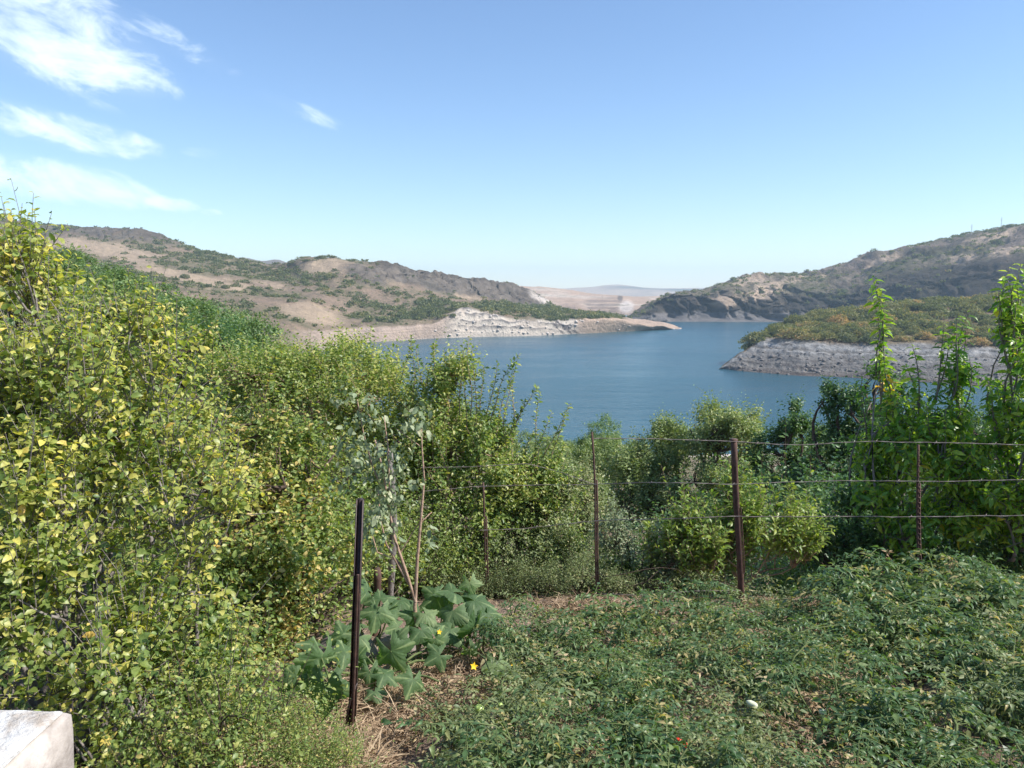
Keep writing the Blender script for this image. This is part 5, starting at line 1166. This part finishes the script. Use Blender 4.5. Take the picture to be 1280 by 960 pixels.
fruit('tomato', 848, 926, 3.35, .018, M['red_fruit'], 'red ripe tomato low in the bed near the bottom edge'); fruit('tomato', 856, 932, 3.3, .014, M['red_fruit'], 'smaller red tomato touching the right of the ripe one', (1, 1, 1.2))
fruit('tomato', 599, 886, 3.7, .024, M['green_fruit'], 'pale green unripe tomato at the left part of the bed'); fruit('tomato', 574, 915, 3.5, .018, M['green_fruit'], 'small green tomato below and left of the larger green one')
fruit('tomato', 625, 881, 3.8, .014, M['green_fruit'], 'tiny green tomato right of the larger green one'); fruit('cucumber', 940, 880, 3.7, .016, M['pale_fruit'], 'pale whitish fruit lying on the tomato leaves', (1.9, 1, 1)); fruit('cucumber', 1028, 890, 3.7, .018, M['pale_fruit'], 'roundish pale fruit right of the whitish one')

# ------------------------------------------------------------------ straw litter, dead stalks
def straw(n, f, lmin, lmax, thick, name, label, lift=.03):
    V, F, tn = [], [], []; k = 0
    for _ in range(n):
        x, y = f(); z = float(0)
        V.append((x, y)); 
    XY = np.array(V); Z = ground(XY[:, 0], XY[:, 1]) + lift * rng.random(n)
    L = lmin + (lmax - lmin) * rng.random(n) ** 2; a = rng.random(n) * 6.28; el_ = rng.normal(size=n) * .35 + .1
    d = np.stack([np.cos(a) * np.cos(el_), np.sin(a) * np.cos(el_), np.sin(el_)], -1); bend = rng.normal(size=(n, 3)) * .25
    sd = norm(np.cross(d, rng.normal(size=(n, 3)))) * (thick * (.5 + rng.random(n)))[:, None]
    p0 = np.stack([XY[:, 0], XY[:, 1], Z], -1); p1 = p0 + d * (L / 2)[:, None] + bend * L[:, None] * .25; p2 = p0 + d * L[:, None] - np.array([0, 0, .1]) * L[:, None]
    VV = np.stack([p0 - sd, p0 + sd, p1 - sd, p1 + sd, p2 - sd * .5, p2 + sd * .5], 1).reshape(-1, 3)
    FF = (np.arange(n)[:, None, None] * 6 + np.array([(0, 1, 3, 2), (2, 3, 5, 4)])[None]).reshape(-1, 4)
    tag(obj(name, mesh(name, VV, FF, mat=M['straw'], attrs={'tint': np.repeat(np.clip(.5 + .25 * rng.normal(size=n), 0, 1), 6)})), label, 'straw', None, 'stuff')


def zone(cx, cy, rx, ry, Y):
    def f():
        while True:
            a, b = rng.uniform(-1, 1, 2)
            if a * a + b * b < 1: return P(cx, cy, Y)[0] + a * rx, Y + b * ry
    return f


def mulch(): return rng.uniform(-1.4, 5.2), rng.uniform(2.4, 8.5)


straw(16000, mulch, .03, .14, .0022, 'straw_litter', 'dry straw and stalk litter spread over the soil between the tomato plants')
for i, (z_, n_, lb) in enumerate([(zone(455, 880, .42, .5, 4.5), 5000, 'heap of dry straw around the foot of the steel post'), (zone(370, 930, .45, .55, 3.6), 6500, 'dry straw slope between the plum suckers and the steel post'), (zone(600, 830, .5, .5, 5.1), 5500, 'pale dry straw below the squash leaves'), (zone(705, 890, .30, .35, 3.9), 3500, 'bare straw patch between tomato plants near the bottom centre'),
                                  (zone(760, 765, .7, .28, 7.3), 3500, 'dry reddish litter along the far garden edge'), (zone(1000, 750, .55, .25, 7.7), 2500, 'pale dry litter on the garden edge right of the thick post')]):
    straw(n_, z_, .04, .20, .0028, 'straw_heap', lb, .10)


def stalk(px, pyb, pyt, Y, n, label):
    b = P(px, pyb, Y); b[2] = float(ground(b[0], b[1])); top = P(px + rng.normal() * 2, pyt, Y) - b; r = empty('dead_stalk', b, label, 'stalk'); T = Tubes(); c = curve((0, 0, 0), top, 12, .03); T.add(c, (.006, .003), 5, .5)
    obj('stem', T.mesh('stem', M['straw']), r); j = rng.integers(5, 12, n); a = rng.random(n) * 6.28
    d = np.stack([np.cos(a), np.sin(a), rng.uniform(-.9, .5, n)], -1); obj('dry_leaves', leaves_mesh('dry_leaves', 'slim', c[j] + rng.normal(size=(n, 3)) * .012, d, rng.normal(size=(n, 3)), rng.uniform(.02, .06, n), np.clip(.6 + .2 * rng.normal(size=n), 0, 1), M['dry_leaf'], np.full(n, 2.)), r)


stalk(672, 806, 741, 6.0, 60, 'tall dead seed stalk standing before the bare soil strip'); stalk(716, 790, 750, 6.4, 50, 'shorter dead stalk right of the tall seed stalk'); stalk(560, 930, 848, 4.0, 80, 'brown dead stalk standing in the pale tomato plants at lower centre')
stalk(1113, 760, 690, 6.9, 70, 'yellowed leafy stalk leaning in front of the rightmost fence post'); stalk(1190, 800, 700, 6.6, 30, 'thin bare stalk in the tomato plants at the right')

# ------------------------------------------------------------------ haze over the valley
m, t, out = mat_new('haze'); pv = t.add('ShaderNodeVolumePrincipled'); pv.inputs['Color'].default_value = (.66, .85, 1.0, 1); pv.inputs['Density'].default_value = 1.08e-4; pv.inputs['Anisotropy'].default_value = .25
t.l.new(pv.outputs[0], out.inputs['Volume'])
x0, x1, ya, yb, za, zb = -15500, 16000, -2800, 9800, -12, 320
V = [(x, y, z) for z in (za, zb) for (x, y) in ((x0, ya), (x1, ya), (x1, yb), (x0, yb))]
hz = mesh('haze', V, [(3, 2, 1, 0), (4, 5, 6, 7), (0, 1, 5, 4), (1, 2, 6, 5), (2, 3, 7, 6), (3, 0, 4, 7)], mat=m)
tag(obj('haze', hz), 'pale blue haze lying over the valley', None, None, 'stuff')
print('TRIS', sum(len(me.polygons) for me in bpy.data.meshes), 'OBJ', len(bpy.data.objects))
